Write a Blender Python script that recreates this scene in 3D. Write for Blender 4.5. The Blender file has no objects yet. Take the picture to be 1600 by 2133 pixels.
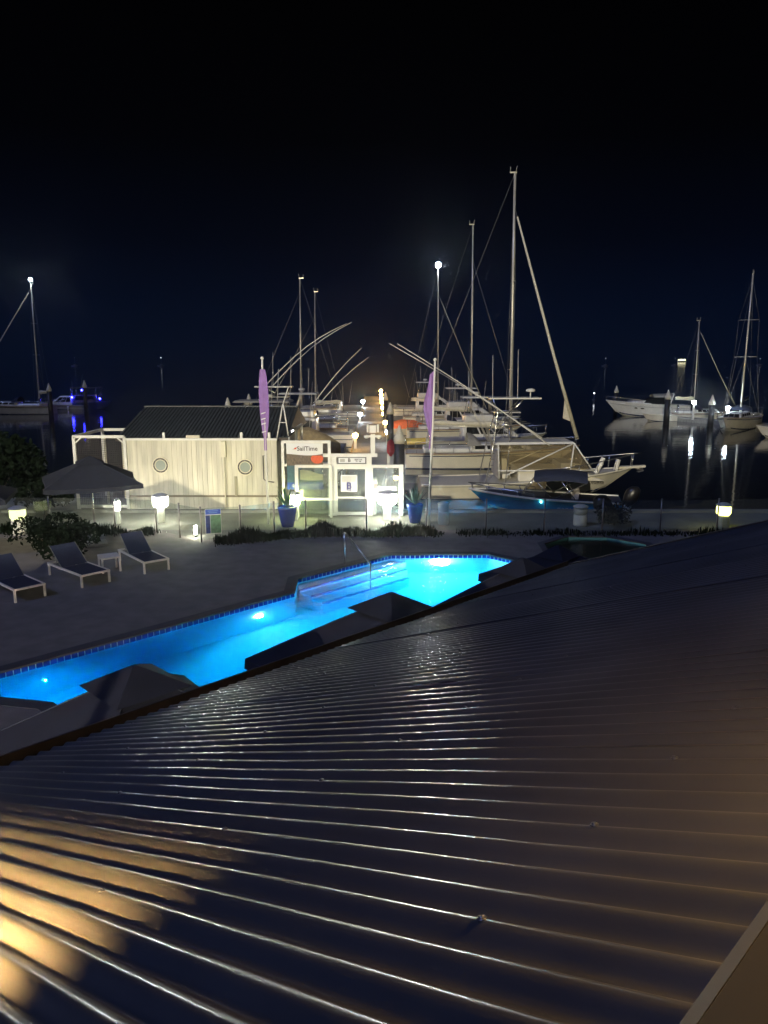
import bpy, bmesh, math, random
from mathutils import Vector, Matrix
random.seed(7)
PI = math.pi
R = math.radians
S = bpy.context.scene
COL = S.collection

# ------------------------------------------------------------------ camera, sky, blue fill, exposure
H = 6.0                                   # eye height above the pool deck
WL = -1.7                                 # sea level
PITCH = math.atan(318 / 1600)
cam_d = bpy.data.cameras.new('camera'); cam = bpy.data.objects.new('camera', cam_d); COL.objects.link(cam)
cam.location = (0, 0, H); cam.rotation_euler = (PI / 2 - PITCH, 0, 0)
cam_d.sensor_fit = 'HORIZONTAL'; cam_d.sensor_width = 36; cam_d.lens = 36
cam_d.clip_start = 0.05; cam_d.clip_end = 20000
S.camera = cam

w = bpy.data.worlds.new('World'); S.world = w; w.use_nodes = True
wn = w.node_tree.nodes; wl = w.node_tree.links; wn.clear()
tcw = wn.new('ShaderNodeTexCoord'); sxyz = wn.new('ShaderNodeSeparateXYZ'); ramp = wn.new('ShaderNodeValToRGB')
wl.new(tcw.outputs['Generated'], sxyz.inputs[0]); wl.new(sxyz.outputs['Z'], ramp.inputs[0])     # clear night sky, navy air low over the sea
cr = ramp.color_ramp; cr.elements[0].position = 0.0; cr.elements[0].color = (0.0008, 0.0036, 0.0135, 1)
for ps, c3 in ((0.06, (0.0006, 0.0030, 0.0120)), (0.14, (0.0003, 0.0012, 0.0048)), (0.25, (0.0001, 0.0002, 0.0009))):
    e_ = cr.elements.new(ps); e_.color = (*c3, 1)
cr.elements[-1].position = 0.40; cr.elements[-1].color = (0.0, 0.0, 0.0001, 1)
bg = wn.new('ShaderNodeBackground'); bg.inputs['Strength'].default_value = 1.0
wo = wn.new('ShaderNodeOutputWorld')
wl.new(ramp.outputs['Color'], bg.inputs['Color']); wl.new(bg.outputs[0], wo.inputs['Surface'])

sun_d = bpy.data.lights.new('blue_fill', 'SUN'); sun = bpy.data.objects.new('blue_fill', sun_d); COL.objects.link(sun)
sun_d.energy = 0.62; sun_d.angle = R(4); sun_d.color = (0.30, 0.42, 1.0)  # added blue fill, in place of the pool's veiling glare over the deck
sun.rotation_euler = Vector((0.52, 0.44, -0.73)).to_track_quat('-Z', 'Y').to_euler()

S.view_settings.view_transform = 'Standard'; S.view_settings.look = 'None'
S.view_settings.exposure = 0; S.view_settings.gamma = 1; S.view_settings.use_curve_mapping = False
S.cycles.use_denoising = True; S.cycles.max_bounces = 8; S.cycles.transparent_max_bounces = 16
S.cycles.caustics_reflective = False; S.cycles.caustics_refractive = False
S.cycles.sample_clamp_indirect = 60.0; S.cycles.volume_bounces = 0

# ------------------------------------------------------------------ placing helpers
_c, _s = math.cos(PITCH), math.sin(PITCH)
def ray(x, y):
    u = (x - 800) / 1600; v = -(y - 1066.5) / 1600
    return Vector((u, _c + v * _s, -_s + v * _c))
def P(x, y, z=0.0):                        # a point of the photograph lying at height z
    r = ray(x, y); return r * ((z - H) / r.z) + Vector((0, 0, H))
def D(x, y, Y):                            # a point of the photograph lying at distance Y
    r = ray(x, y); return r * (Y / r.y) + Vector((0, 0, H))
EX, EY = 0.7009, 0.7133                    # hotel front and pool run along this direction
def SQ(s, q, z=0.0):
    return Vector((s * EX - q * EY, s * EY + q * EX, z))
ROT = math.atan2(EY, EX)

# ------------------------------------------------------------------ materials
MATS = {}
def mat(name, col, rough=0.5, metal=0.0, var=0.0, scale=8.0, bump=0.0, bscale=60.0, emit=None, spec=0.5, stretch=None, alpha=None):
    if name in MATS: return MATS[name]
    m = bpy.data.materials.new(name); m.use_nodes = True; MATS[name] = m
    nt = m.node_tree; b = nt.nodes['Principled BSDF']
    b.inputs['Base Color'].default_value = (*col, 1); b.inputs['Roughness'].default_value = rough
    b.inputs['Metallic'].default_value = metal; b.inputs['Specular IOR Level'].default_value = spec
    if emit: b.inputs['Emission Color'].default_value = (*emit[0], 1); b.inputs['Emission Strength'].default_value = emit[1]
    if var or bump:
        tc = nt.nodes.new('ShaderNodeTexCoord'); src = tc.outputs['Object']
        if stretch:
            mp = nt.nodes.new('ShaderNodeMapping'); mp.inputs['Scale'].default_value = stretch
            nt.links.new(src, mp.inputs[0]); src = mp.outputs[0]
    if var:
        n = nt.nodes.new('ShaderNodeTexNoise'); n.inputs['Scale'].default_value = scale; n.inputs['Detail'].default_value = 6
        nt.links.new(src, n.inputs['Vector'])
        rp = nt.nodes.new('ShaderNodeValToRGB'); rp.color_ramp.elements[0].position = 0.3; rp.color_ramp.elements[1].position = 0.7
        rp.color_ramp.elements[0].color = (*[c * (1 - var) for c in col], 1)
        rp.color_ramp.elements[1].color = (*[min(1, c * (1 + var * 0.6)) for c in col], 1)
        nt.links.new(n.outputs['Fac'], rp.inputs[0]); nt.links.new(rp.outputs[0], b.inputs['Base Color'])
    if bump:
        n2 = nt.nodes.new('ShaderNodeTexNoise'); n2.inputs['Scale'].default_value = bscale; n2.inputs['Detail'].default_value = 4
        bp = nt.nodes.new('ShaderNodeBump'); bp.inputs['Strength'].default_value = bump; bp.inputs['Distance'].default_value = 0.02
        nt.links.new(src, n2.inputs['Vector']); nt.links.new(n2.outputs['Fac'], bp.inputs['Height']); nt.links.new(bp.outputs[0], b.inputs['Normal'])
    return m
def glass_mat(name, tint, refl_rough=0.03, dirt=0.06, dirtcol=(0.6, 0.65, 0.6), ior=1.45):
    if name in MATS: return MATS[name]
    m = bpy.data.materials.new(name); m.use_nodes = True; MATS[name] = m
    nt = m.node_tree; nt.nodes.clear()
    o = nt.nodes.new('ShaderNodeOutputMaterial'); tr = nt.nodes.new('ShaderNodeBsdfTransparent'); tr.inputs[0].default_value = (*tint, 1)
    gl = nt.nodes.new('ShaderNodeBsdfGlossy'); gl.inputs['Roughness'].default_value = refl_rough
    df = nt.nodes.new('ShaderNodeBsdfDiffuse'); df.inputs[0].default_value = (*dirtcol, 1)
    lw = nt.nodes.new('ShaderNodeLayerWeight'); pw = nt.nodes.new('ShaderNodeMath'); pw.operation = 'POWER'; pw.inputs[1].default_value = 4.0; fr = nt.nodes.new('ShaderNodeMath'); fr.operation = 'MULTIPLY_ADD'; fr.inputs[1].default_value = 0.7; fr.inputs[2].default_value = 0.04
    nt.links.new(lw.outputs['Facing'], pw.inputs[0]); nt.links.new(pw.outputs[0], fr.inputs[0])
    m1 = nt.nodes.new('ShaderNodeMixShader'); m2 = nt.nodes.new('ShaderNodeMixShader'); m2.inputs[0].default_value = dirt
    nt.links.new(fr.outputs[0], m1.inputs[0]); nt.links.new(tr.outputs[0], m1.inputs[1]); nt.links.new(gl.outputs[0], m1.inputs[2])
    nt.links.new(m1.outputs[0], m2.inputs[1]); nt.links.new(df.outputs[0], m2.inputs[2]); nt.links.new(m2.outputs[0], o.inputs['Surface'])
    return m
def lamp_mat(name, col, strength): return mat(name, (0.8, 0.8, 0.8), 0.4, emit=(col, strength))

M_GEL = mat('gelcoat_cream', (0.72, 0.68, 0.56), 0.28, var=0.10, scale=1.5)
M_GELW = mat('gelcoat_white', (0.74, 0.73, 0.68), 0.25, var=0.08, scale=1.2)
M_GELG = mat('gelcoat_grey', (0.42, 0.42, 0.40), 0.35, var=0.12, scale=1.5)
M_BLUEHULL = mat('gelcoat_blue', (0.03, 0.30, 0.68), 0.25, var=0.15, scale=1.5)
M_NAVYHULL = mat('gelcoat_navy', (0.015, 0.03, 0.08), 0.25)
M_DECKN = mat('nonskid_deck', (0.50, 0.48, 0.42), 0.7, var=0.12, scale=6)
M_TEAK = mat('teak', (0.28, 0.17, 0.08), 0.6, var=0.3, scale=5, stretch=(1, 12, 12))
M_ALU = mat('mast_aluminium', (0.70, 0.67, 0.58), 0.35, metal=0.35, var=0.08, scale=3)
M_STEEL = mat('stainless', (0.75, 0.74, 0.70), 0.22, metal=0.9)
M_WIRE = mat('rigging_wire', (0.35, 0.34, 0.32), 0.4, metal=0.5)
M_SAIL = mat('furled_sail', (0.72, 0.67, 0.52), 0.8, var=0.12, scale=6)
M_CANVASN = mat('navy_canvas', (0.015, 0.022, 0.05), 0.85, var=0.25, scale=4)
M_CANVAST = mat('tan_canvas', (0.42, 0.32, 0.16), 0.85, var=0.25, scale=5, bump=0.6, bscale=6)
M_CANVASG = mat('grey_canvas', (0.30, 0.29, 0.26), 0.85, var=0.2, scale=3)
M_ORANGE = mat('orange_canvas', (0.75, 0.16, 0.05), 0.8, var=0.2, scale=4)
M_DGLASS = mat('tinted_glass', (0.012, 0.014, 0.016), 0.08, spec=0.8)
M_CLEARS = glass_mat('clear_curtain', (0.80, 0.74, 0.60), 0.15, 0.16, (0.6, 0.5, 0.32))
M_BLACK = mat('black_plastic', (0.012, 0.012, 0.014), 0.35)
M_RUBBER = mat('black_rubber', (0.02, 0.02, 0.02), 0.7)
M_ROPE = mat('rope', (0.10, 0.09, 0.08), 0.9)
M_RED = mat('red_paint', (0.40, 0.02, 0.03), 0.5, var=0.1)
M_CREAM = mat('cream_paint', (0.70, 0.66, 0.50), 0.6, var=0.10, scale=1.3, stretch=(1, 1, 0.25))
M_CREAM2 = mat('cream_board', (0.64, 0.61, 0.49), 0.62, var=0.30, scale=1.1, stretch=(3, 1, 0.35), bump=0.15, bscale=30)
M_WHITE = mat('white_paint', (0.76, 0.75, 0.70), 0.45, var=0.06, scale=3)
M_SLATE = mat('dark_roofing', (0.045, 0.055, 0.065), 0.5, metal=0.2, var=0.25, scale=2)
M_PILE = mat('black_pile', (0.018, 0.018, 0.02), 0.45, var=0.2, scale=3)
M_CAP = mat('pile_cap', (0.62, 0.60, 0.50), 0.55, var=0.12)
M_CONC = mat('concrete', (0.30, 0.29, 0.27), 0.85, var=0.25, scale=1.2, bump=0.3, bscale=25)
M_PATH = mat('path_concrete', (0.28, 0.27, 0.23), 0.85, var=0.22, scale=1.0, bump=0.3, bscale=20)
M_PONT = mat('pontoon_deck', (0.22, 0.21, 0.19), 0.75, var=0.3, scale=2.5, stretch=(0.4, 2, 1))
M_DECK = mat('pool_paving', (0.19, 0.175, 0.175), 0.8, var=0.2, scale=2.2, bump=0.35, bscale=40)
M_COPE = mat('pool_coping', (0.07, 0.07, 0.085), 0.7, var=0.2, scale=3)
M_METALP = mat('fence_post', (0.28, 0.27, 0.26), 0.35, metal=0.7)
M_GLASS = glass_mat('fence_glass', (0.90, 0.94, 0.92), 0.04, 0.035, (0.55, 0.6, 0.55))
M_GATEG = glass_mat('gate_glass', (0.86, 0.90, 0.88), 0.05, 0.10)
M_LOUNGE = mat('lounger_frame', (0.82, 0.76, 0.70), 0.5, var=0.1)
M_SLING = mat('navy_sling', (0.014, 0.022, 0.06), 0.85, var=0.2, scale=20)
M_UMB = mat('umbrella_fabric', (0.010, 0.013, 0.028), 0.9, var=0.25, scale=3)
M_FLAG = mat('purple_flag', (0.30, 0.17, 0.46), 0.8, var=0.18, scale=3)
M_POT = mat('blue_glazed_pot', (0.012, 0.035, 0.32), 0.2)
M_AGAVE = mat('agave_leaf', (0.07, 0.16, 0.10), 0.5, var=0.3, scale=6)
M_LEAF = mat('foliage', (0.006, 0.011, 0.006), 0.95, var=0.45, scale=3, spec=0.05)
M_BARK = mat('bark', (0.09, 0.065, 0.045), 0.9, var=0.3, scale=12)
M_TILEB = mat('pool_tile', (0.01, 0.05, 0.42), 0.2)
M_TILEB2 = mat('pool_tile_light', (0.02, 0.12, 0.60), 0.2)
M_POOL = mat('pool_plaster', (0.50, 0.78, 0.90), 0.7, var=0.10, scale=0.8)
M_STEP = mat('pool_step', (0.40, 0.70, 0.88), 0.7)
M_STEPE = mat('pool_step_edge', (0.01, 0.06, 0.35), 0.5)
M_ROOF = mat('corrugated_steel', (0.20, 0.215, 0.255), 0.28, metal=0.66, var=0.25, scale=1.6, bump=0.02, bscale=90)
M_FLASH = mat('roof_flashing', (0.07, 0.062, 0.055), 0.7, var=0.2)
M_GUTTER = mat('gutter_paint', (0.075, 0.062, 0.055), 0.7, var=0.3, scale=5)
M_HOTEL = mat('hotel_render', (0.45, 0.42, 0.38), 0.85, var=0.1)
M_SIGNB = mat('sign_blue', (0.01, 0.06, 0.40), 0.5)
M_SIGNG = mat('sign_green', (0.10, 0.22, 0.12), 0.6, var=0.4, scale=8)
M_INK = mat('navy_ink', (0.012, 0.012, 0.14), 0.6)
M_GREYINK = mat('grey_ink', (0.07, 0.06, 0.06), 0.6)
M_LGREY = mat('pale_grey_ink', (0.42, 0.41, 0.38), 0.6)
M_PRINTW = mat('white_print', (0.75, 0.76, 0.76), 0.6)
M_PBLUE = mat('poster_blue', (0.01, 0.05, 0.30), 0.5, var=0.3, scale=3)
M_PSEA = mat('poster_sea', (0.03, 0.09, 0.12), 0.5, var=0.4, scale=6)
M_PBROWN = mat('poster_town', (0.14, 0.10, 0.06), 0.5, var=0.8, scale=14, stretch=(3, 1, 0.6))
M_PHULL = mat('poster_boat', (0.50, 0.45, 0.28), 0.5, var=0.2, scale=8)
M_RUST = mat('orange_print', (0.70, 0.09, 0.015), 0.5, var=0.2, scale=20)
L_WARM = lamp_mat('warm_lamp', (1.0, 0.60, 0.18), 45)
L_WARMD = lamp_mat('warm_lamp_dock', (1.0, 0.55, 0.12), 110)
L_COOL = lamp_mat('cool_lamp', (0.75, 0.88, 1.0), 110)
L_FLOOD = lamp_mat('flood_lamp', (1.0, 0.97, 0.80), 35)
L_LENS = lamp_mat('reflector_lamp', (1.0, 0.98, 0.90), 60)
L_GREEN = lamp_mat('yellow_green_lamp', (0.90, 1.0, 0.42), 40)
L_DIM = lamp_mat('dim_lamp', (0.85, 0.95, 0.40), 1.6)
L_BLUE = lamp_mat('blue_lamp', (0.02, 0.02, 1.0), 60)
L_POOL = lamp_mat('pool_lamp', (0.75, 1.0, 1.0), 400)

# ------------------------------------------------------------------ mesh builder
class MB:
    def __init__(s): s.v = []; s.f = []; s.sm = []
    def face(s, idx, smooth=False): s.f.append(tuple(idx)); s.sm.append(smooth)
    def poly(s, pts, smooth=False):
        i = len(s.v); s.v += [tuple(p) for p in pts]; s.face(range(i, i + len(pts)), smooth); return s
    def box(s, x0, x1, y0, y1, z0, z1):
        i = len(s.v)
        s.v += [(x0, y0, z0), (x1, y0, z0), (x1, y1, z0), (x0, y1, z0), (x0, y0, z1), (x1, y0, z1), (x1, y1, z1), (x0, y1, z1)]
        for q in ((0, 3, 2, 1), (4, 5, 6, 7), (0, 1, 5, 4), (1, 2, 6, 5), (2, 3, 7, 6), (3, 0, 4, 7)): s.face([i + k for k in q])
        return s
    def hexa(s, b, t):                      # 4 base points, 4 top points
        i = len(s.v); s.v += [tuple(p) for p in b] + [tuple(p) for p in t]
        for q in ((0, 3, 2, 1), (4, 5, 6, 7), (0, 1, 5, 4), (1, 2, 6, 5), (2, 3, 7, 6), (3, 0, 4, 7)): s.face([i + k for k in q])
        return s
    def beam(s, a, b, wd, hg, up=(0, 0, 1)):
        a = Vector(a); b = Vector(b); d = (b - a).normalized(); u = Vector(up)
        if abs(d.dot(u)) > 0.98: u = Vector((1, 0, 0))
        r = d.cross(u).normalized() * (wd / 2); u = r.cross(d).normalized() * (hg / 2)
        s.hexa([a - r - u, a + r - u, a + r + u, a - r + u], [b - r - u, b + r - u, b + r + u, b - r + u]); return s
    def loft(s, rings, closed=True, caps=True, smooth=True):
        i = len(s.v); n = len(rings[0])
        for r in rings: s.v += [tuple(p) for p in r]
        for k in range(len(rings) - 1):
            for j in range(n if closed else n - 1):
                a = i + k * n + j; b = i + k * n + (j + 1) % n
                s.face((a, b, b + n, a + n), smooth)
        if caps:
            s.face([i + j for j in range(n)][::-1]); s.face([i + (len(rings) - 1) * n + j for j in range(n)])
        return s
    def tube(s, pts, r, n=6, r2=None):
        pts = [Vector(p) for p in pts]; rings = []
        for k, p in enumerate(pts):
            d = (pts[min(k + 1, len(pts) - 1)] - pts[max(k - 1, 0)]).normalized()
            u = Vector((0, 0, 1)) if abs(d.z) < 0.9 else Vector((1, 0, 0))
            a = d.cross(u).normalized(); b = a.cross(d)
            rr = r if r2 is None else r + (r2 - r) * k / max(1, len(pts) - 1)
            rings.append([p + (a * math.cos(t) + b * math.sin(t)) * rr for t in [2 * PI * j / n for j in range(n)]])
        return s.loft(rings)
    def lathe(s, prof, c=(0, 0, 0), n=16):  # (r, z) profile about the z axis
        return s.loft([[(c[0] + r * math.cos(2 * PI * j / n), c[1] + r * math.sin(2 * PI * j / n), c[2] + z) for j in range(n)] for r, z in prof])
    def ball(s, c, r, n=10, sz=1.0):
        return s.lathe([(max(1e-3, r * math.sin(PI * k / 8)), -r * sz * math.cos(PI * k / 8)) for k in range(9)], c, n)
    def build(s, name, m, parent=None):
        me = bpy.data.meshes.new(name); me.from_pydata(s.v, [], s.f)
        me.polygons.foreach_set('use_smooth', s.sm); me.materials.append(m); me.update()
        o = bpy.data.objects.new(name, me); COL.objects.link(o)
        if parent is not None: o.parent = parent
        return o
def tag(o, label, cat, group=None):
    o['label'] = label; o['category'] = cat
    if group: o['group'] = group
    return o
def thing(name, label, cat, loc=(0, 0, 0), rz=0.0, group=None):
    o = bpy.data.objects.new(name, None); COL.objects.link(o); o.empty_display_size = 0.2
    o.location = loc; o.rotation_euler = (0, 0, rz); return tag(o, label, cat, group)
def struct(o): o['kind'] = 'structure'; return o
def stuff(o): o['kind'] = 'stuff'; return o
def copy_tree(o, parent=None):
    c = o.copy(); COL.objects.link(c)
    if parent is not None: c.parent = parent
    for ch in list(o.children): copy_tree(ch, c)
    return c
def inst(src, name, parent, loc=(0, 0, 0), rz=0.0, mesh=None):
    o = bpy.data.objects.new(name, mesh or src.data); COL.objects.link(o); o.parent = parent
    o.location = loc; o.rotation_euler = (0, 0, rz); return o
def text(body, size, m, parent, loc, rot=(PI / 2, 0, 0), bold=0.0, name='lettering', spacing=1.0):
    c = bpy.data.curves.new(name, 'FONT'); c.body = body; c.size = size; c.extrude = 0.002; c.offset = bold
    c.align_x = 'CENTER'; c.align_y = 'CENTER'; c.space_character = spacing; c.resolution_u = 3
    c.materials.append(m)
    tmp = bpy.data.objects.new(name, c); COL.objects.link(tmp); me = bpy.data.meshes.new_from_object(tmp.evaluated_get(bpy.context.evaluated_depsgraph_get()))
    bpy.data.objects.remove(tmp); me.name = name
    if not me.materials: me.materials.append(m)
    o = bpy.data.objects.new(name, me); COL.objects.link(o); o.parent = parent; o.location = loc; o.rotation_euler = rot
    return o

# ------------------------------------------------------------------ sea, quay, pool deck
def sea_material():
    m = bpy.data.materials.new('sea_water'); m.use_nodes = True; nt = m.node_tree; b = nt.nodes['Principled BSDF']
    b.inputs['Base Color'].default_value = (0.003, 0.007, 0.014, 1); b.inputs['Roughness'].default_value = 0.05; b.inputs['IOR'].default_value = 1.33
    tc = nt.nodes.new('ShaderNodeTexCoord'); mp = nt.nodes.new('ShaderNodeMapping'); mp.inputs['Scale'].default_value = (0.5, 1.6, 1)
    n = nt.nodes.new('ShaderNodeTexNoise'); n.inputs['Scale'].default_value = 0.7; n.inputs['Detail'].default_value = 5
    bp = nt.nodes.new('ShaderNodeBump'); bp.inputs['Strength'].default_value = 0.035; bp.inputs['Distance'].default_value = 0.5
    nt.links.new(tc.outputs['Object'], mp.inputs[0]); nt.links.new(mp.outputs[0], n.inputs['Vector'])
    nt.links.new(n.outputs['Fac'], bp.inputs['Height']); nt.links.new(bp.outputs[0], b.inputs['Normal'])
    return m
sea = MB().poly([(-9000, 30.1, WL), (9000, 30.1, WL), (9000, 12000, WL), (-9000, 12000, WL)]).build('sea_water', sea_material()); struct(sea)

POOL = [(3.6, 15.26), (12.17, 15.26), (13.05, 16.2), (16.8, 16.2), (18.95, 14.1), (18.95, 11.0), (4.95, 11.0), (4.95, 13.15), (4.4, 14.0)]
SPA = [(21.4, 13.6), (22.9, 13.6), (23.8, 12.6), (23.8, 11.2), (22.6, 10.2), (21.2, 10.4), (20.4, 11.6), (20.5, 12.8)]
def ground_sheet(outer, holes, z, name, m):
    bm = bmesh.new(); ed = []
    for loop in [outer] + holes:
        vs = [bm.verts.new((p[0], p[1], z)) for p in loop]
        ed += [bm.edges.new((vs[k], vs[(k + 1) % len(vs)])) for k in range(len(vs))]
    bmesh.ops.triangle_fill(bm, use_beauty=True, use_dissolve=False, edges=ed, normal=(0, 0, 1))
    for f in bm.faces:
        if f.normal.z < 0: f.normal_flip()
    me = bpy.data.meshes.new(name); bm.to_mesh(me); bm.free(); me.materials.append(m)
    o = bpy.data.objects.new(name, me); COL.objects.link(o); return struct(o)
pool_xy = [SQ(*p).xy for p in POOL]; spa_xy = [SQ(*p).xy for p in SPA]
ground_sheet([(-70, -45), (70, -45), (70, 26.9), (-70, 26.9)], [pool_xy, spa_xy], 0.0, 'pool_deck', M_DECK)
struct(MB().box(-70, 70, 26.9, 30.2, -3.2, -0.01).build('promenade_path', M_PATH))
struct(MB().box(-16.5, -4.0, 30.2, 38.0, -0.35, -0.03).build('pier_platform', M_CONC))
struct(MB().box(-70, 70, 30.0, 30.3, -0.0, 0.10).build('promenade_kerb', M_CONC))

# pool shell
ZB = -1.75; ZW = -0.10
def ring_edge(loop): return [(loop[k], loop[(k + 1) % len(loop)]) for k in range(len(loop))]
def pool_thing(loop, name, label, depth, mshell, tiles=True):
    t = thing(name, label, 'pool')
    sh = MB()
    pts = [SQ(*p) for p in loop]
    for a, b in ring_edge(pts): sh.poly([(a.x, a.y, 0), (b.x, b.y, 0), (b.x, b.y, depth), (a.x, a.y, depth)])
    bm = bmesh.new(); f = bm.faces.new([bm.verts.new((p.x, p.y, depth)) for p in pts]); bmesh.ops.triangulate(bm, faces=[f])
    for fc in bm.faces: sh.poly([v.co.copy() for v in fc.verts])
    bm.free(); sh.build('shell', mshell, t)
    return t, pts
pool, pts = pool_thing(POOL, 'swimming_pool', 'long swimming pool glowing turquoise with steps and underwater lights', ZB, M_POOL)
cen = sum((p for p in pts), Vector()) / len(pts)
def offset_loop(pts, d):
    out = []; n = len(pts); area = sum(pts[k].x * pts[(k + 1) % n].y - pts[(k + 1) % n].x * pts[k].y for k in range(n)); sg = 1 if area > 0 else -1
    for k in range(n):
        a = (pts[k] - pts[k - 1]).normalized(); b = (pts[(k + 1) % n] - pts[k]).normalized()
        na = Vector((a.y, -a.x, 0)) * sg; nb = Vector((b.y, -b.x, 0)) * sg
        m = (na + nb); m = m / max(0.3, m.dot(na)); out.append(pts[k] + m * d)
    return out
def coping(pts, t, d=0.28):
    o2 = offset_loop(pts, d); i2 = offset_loop(pts, -0.02); mb = MB()
    for k in range(len(pts)):
        j = (k + 1) % len(pts)
        A, B, C, E_ = i2[k], i2[j], o2[j], o2[k]
        mb.hexa([(p.x, p.y, -0.03) for p in (A, B, C, E_)], [(p.x, p.y, 0.012) for p in (A, B, C, E_)])
    return mb.build('coping', M_COPE, t)
coping(pts, pool)
# waterline tiles, one by one along the far walls (those in view), a continuous band below the near side
tile = MB().box(-0.062, 0.062, 0, 0.012, -0.075, 0.075); tile_me = tile.build('tile', M_TILEB, pool); tile_me2 = None
first = True
for (a, b) in list(ring_edge(pts))[0:5]:
    d = b - a; L = d.length; n = int(L / 0.145); rz = math.atan2(d.y, d.x)
    for k in range(n):
        p = a + d * ((k + 0.5) / n)
        q = cen - p; nn = Vector((-d.y, d.x, 0)).normalized(); nn = nn if nn.dot(q) > 0 else -nn
        z = -0.105 if True else 0
        if first: o = tile_me; first = False
        else: o = inst(tile_me, 'tile', pool)
        o.location = (p.x + nn.x * 0.002, p.y + nn.y * 0.002, z)
        o.rotation_euler = (0, 0, rz if Vector((-math.sin(rz), math.cos(rz), 0)).dot(nn) > 0 else rz + PI)
# steps in the recess
for k, (q0, q1, z) in enumerate([(15.75, 16.19, -0.34), (15.3, 15.75, -0.60), (14.85, 15.3, -0.86)]):
    s0, s1 = 12.75 + 0.02 * k, 17.0 - 0.42 * k
    c = [SQ(s0, q0), SQ(s1, q0), SQ(s1 - 0.0, q1), SQ(s0, q1)]
    if k == 0: c[0] = SQ(13.0 - 0.25, q0); c[3] = SQ(13.05, q1); c[2] = SQ(16.75, q1)
    st = MB().hexa([(p.x, p.y, ZB + 0.01) for p in c], [(p.x, p.y, z) for p in c]).build('step', M_STEP, pool)
    a, b = SQ(s0 + 0.01, q0 - 0.003, z), SQ(s1 - 0.01, q0 - 0.003, z)
    n_ = SQ(0, 1); e = MB()
    e.hexa([a - n_ * 0.003 - Vector((0, 0, .12)), b - n_ * 0.003 - Vector((0, 0, .12)), b + n_ * 0.05 - Vector((0, 0, .12)), a + n_ * 0.05 - Vector((0, 0, .12))],
           [a - n_ * 0.003 + Vector((0, 0, .004)), b - n_ * 0.003 + Vector((0, 0, .004)), b + n_ * 0.05 + Vector((0, 0, .004)), a + n_ * 0.05 + Vector((0, 0, .004))])
    e.build('step_edge', M_STEPE, st)
# water body: a see-through surface over blue-absorbing water
def water_mat(name, absorb, dens, scat=0.0, wave=0.12):
    m = bpy.data.materials.new(name); m.use_nodes = True; nt = m.node_tree; nt.nodes.clear()
    o = nt.nodes.new('ShaderNodeOutputMaterial'); gl = nt.nodes.new('ShaderNodeBsdfGlass'); gl.inputs['Roughness'].default_value = 0.0; gl.inputs['IOR'].default_value = 1.33
    tc = nt.nodes.new('ShaderNodeTexCoord'); n = nt.nodes.new('ShaderNodeTexNoise'); n.inputs['Scale'].default_value = 3.0; n.inputs['Detail'].default_value = 3
    bp = nt.nodes.new('ShaderNodeBump'); bp.inputs['Strength'].default_value = wave; bp.inputs['Distance'].default_value = 0.12
    nt.links.new(tc.outputs['Object'], n.inputs['Vector']); nt.links.new(n.outputs['Fac'], bp.inputs['Height']); nt.links.new(bp.outputs[0], gl.inputs['Normal']); nt.links.new(gl.outputs[0], o.inputs['Surface'])
    va = nt.nodes.new('ShaderNodeVolumeAbsorption'); va.inputs['Color'].default_value = (*absorb, 1); va.inputs['Density'].default_value = dens
    vs = nt.nodes.new('ShaderNodeVolumeScatter'); vs.inputs['Color'].default_value = (0.03, 0.62, 1, 1); vs.inputs['Density'].default_value = scat; vs.inputs['Anisotropy'].default_value = 0.3
    ad = nt.nodes.new('ShaderNodeAddShader'); nt.links.new(va.outputs[0], ad.inputs[0]); nt.links.new(vs.outputs[0], ad.inputs[1]); nt.links.new(ad.outputs[0], o.inputs['Volume'])
    return m
def water_body(pts, depth, m, name, parent):
    ins = offset_loop(pts, 0.03); mb = MB()
    tri = bmesh.new(); f = tri.faces.new([tri.verts.new((p.x, p.y, 0)) for p in ins]); bmesh.ops.triangulate(tri, faces=[f])
    T = [[v.co.xy for v in fc.verts] for fc in tri.faces]; nz = [fc.normal.z for fc in tri.faces]; tri.free()
    for t3, z_ in zip(T, nz):
        t3 = t3 if z_ > 0 else t3[::-1]
        mb.poly([(p.x, p.y, ZW) for p in t3]); mb.poly([(p.x, p.y, depth - 0.03) for p in t3[::-1]])
    for a, b in ring_edge(ins): mb.poly([(a.x, a.y, ZW), (b.x, b.y, ZW), (b.x, b.y, depth - 0.03), (a.x, a.y, depth - 0.03)])
    bm = bmesh.new(); o = mb.build(name, m, parent); bm.from_mesh(o.data); bmesh.ops.remove_doubles(bm, verts=bm.verts, dist=1e-4); bmesh.ops.recalc_face_normals(bm, faces=bm.faces); bm.to_mesh(o.data); bm.free()
    return o
water_body(pts, ZB, water_mat('pool_water', (0.0, 0.66, 0.97), 0.60, 0.22, 0.2), 'water', pool)
def pool_lamp(parent, wallpt, inward, power, col, r=0.11, lm=None, soft=0.07):
    d = inward.normalized(); a = Vector((-d.y, d.x, 0))
    mb = MB(); c = wallpt + d * 0.03
    mb.poly([c + (a * math.cos(t) + Vector((0, 0, 1)) * math.sin(t)) * r for t in [2 * PI * k / 16 for k in range(16)]])
    o = mb.build('underwater_light', lm or L_POOL, parent)
    ld = bpy.data.lights.new('underwater_lamp', 'SPOT'); ld.energy = power; ld.color = col; ld.shadow_soft_size = soft; ld.spot_size = R(165); ld.spot_blend = 0.6
    lo = bpy.data.objects.new('underwater_lamp', ld); COL.objects.link(lo); lo.parent = parent; lo.location = wallpt + d * 0.09
    lo.rotation_euler = (d + Vector((0, 0, -0.15))).to_track_quat('-Z', 'Y').to_euler()
e_in = (SQ(0, -1))
pool_lamp(pool, SQ(11.0, 15.26, -0.85), e_in, 2700, (0.005, 0.9, 1.0), 0.10)
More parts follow.
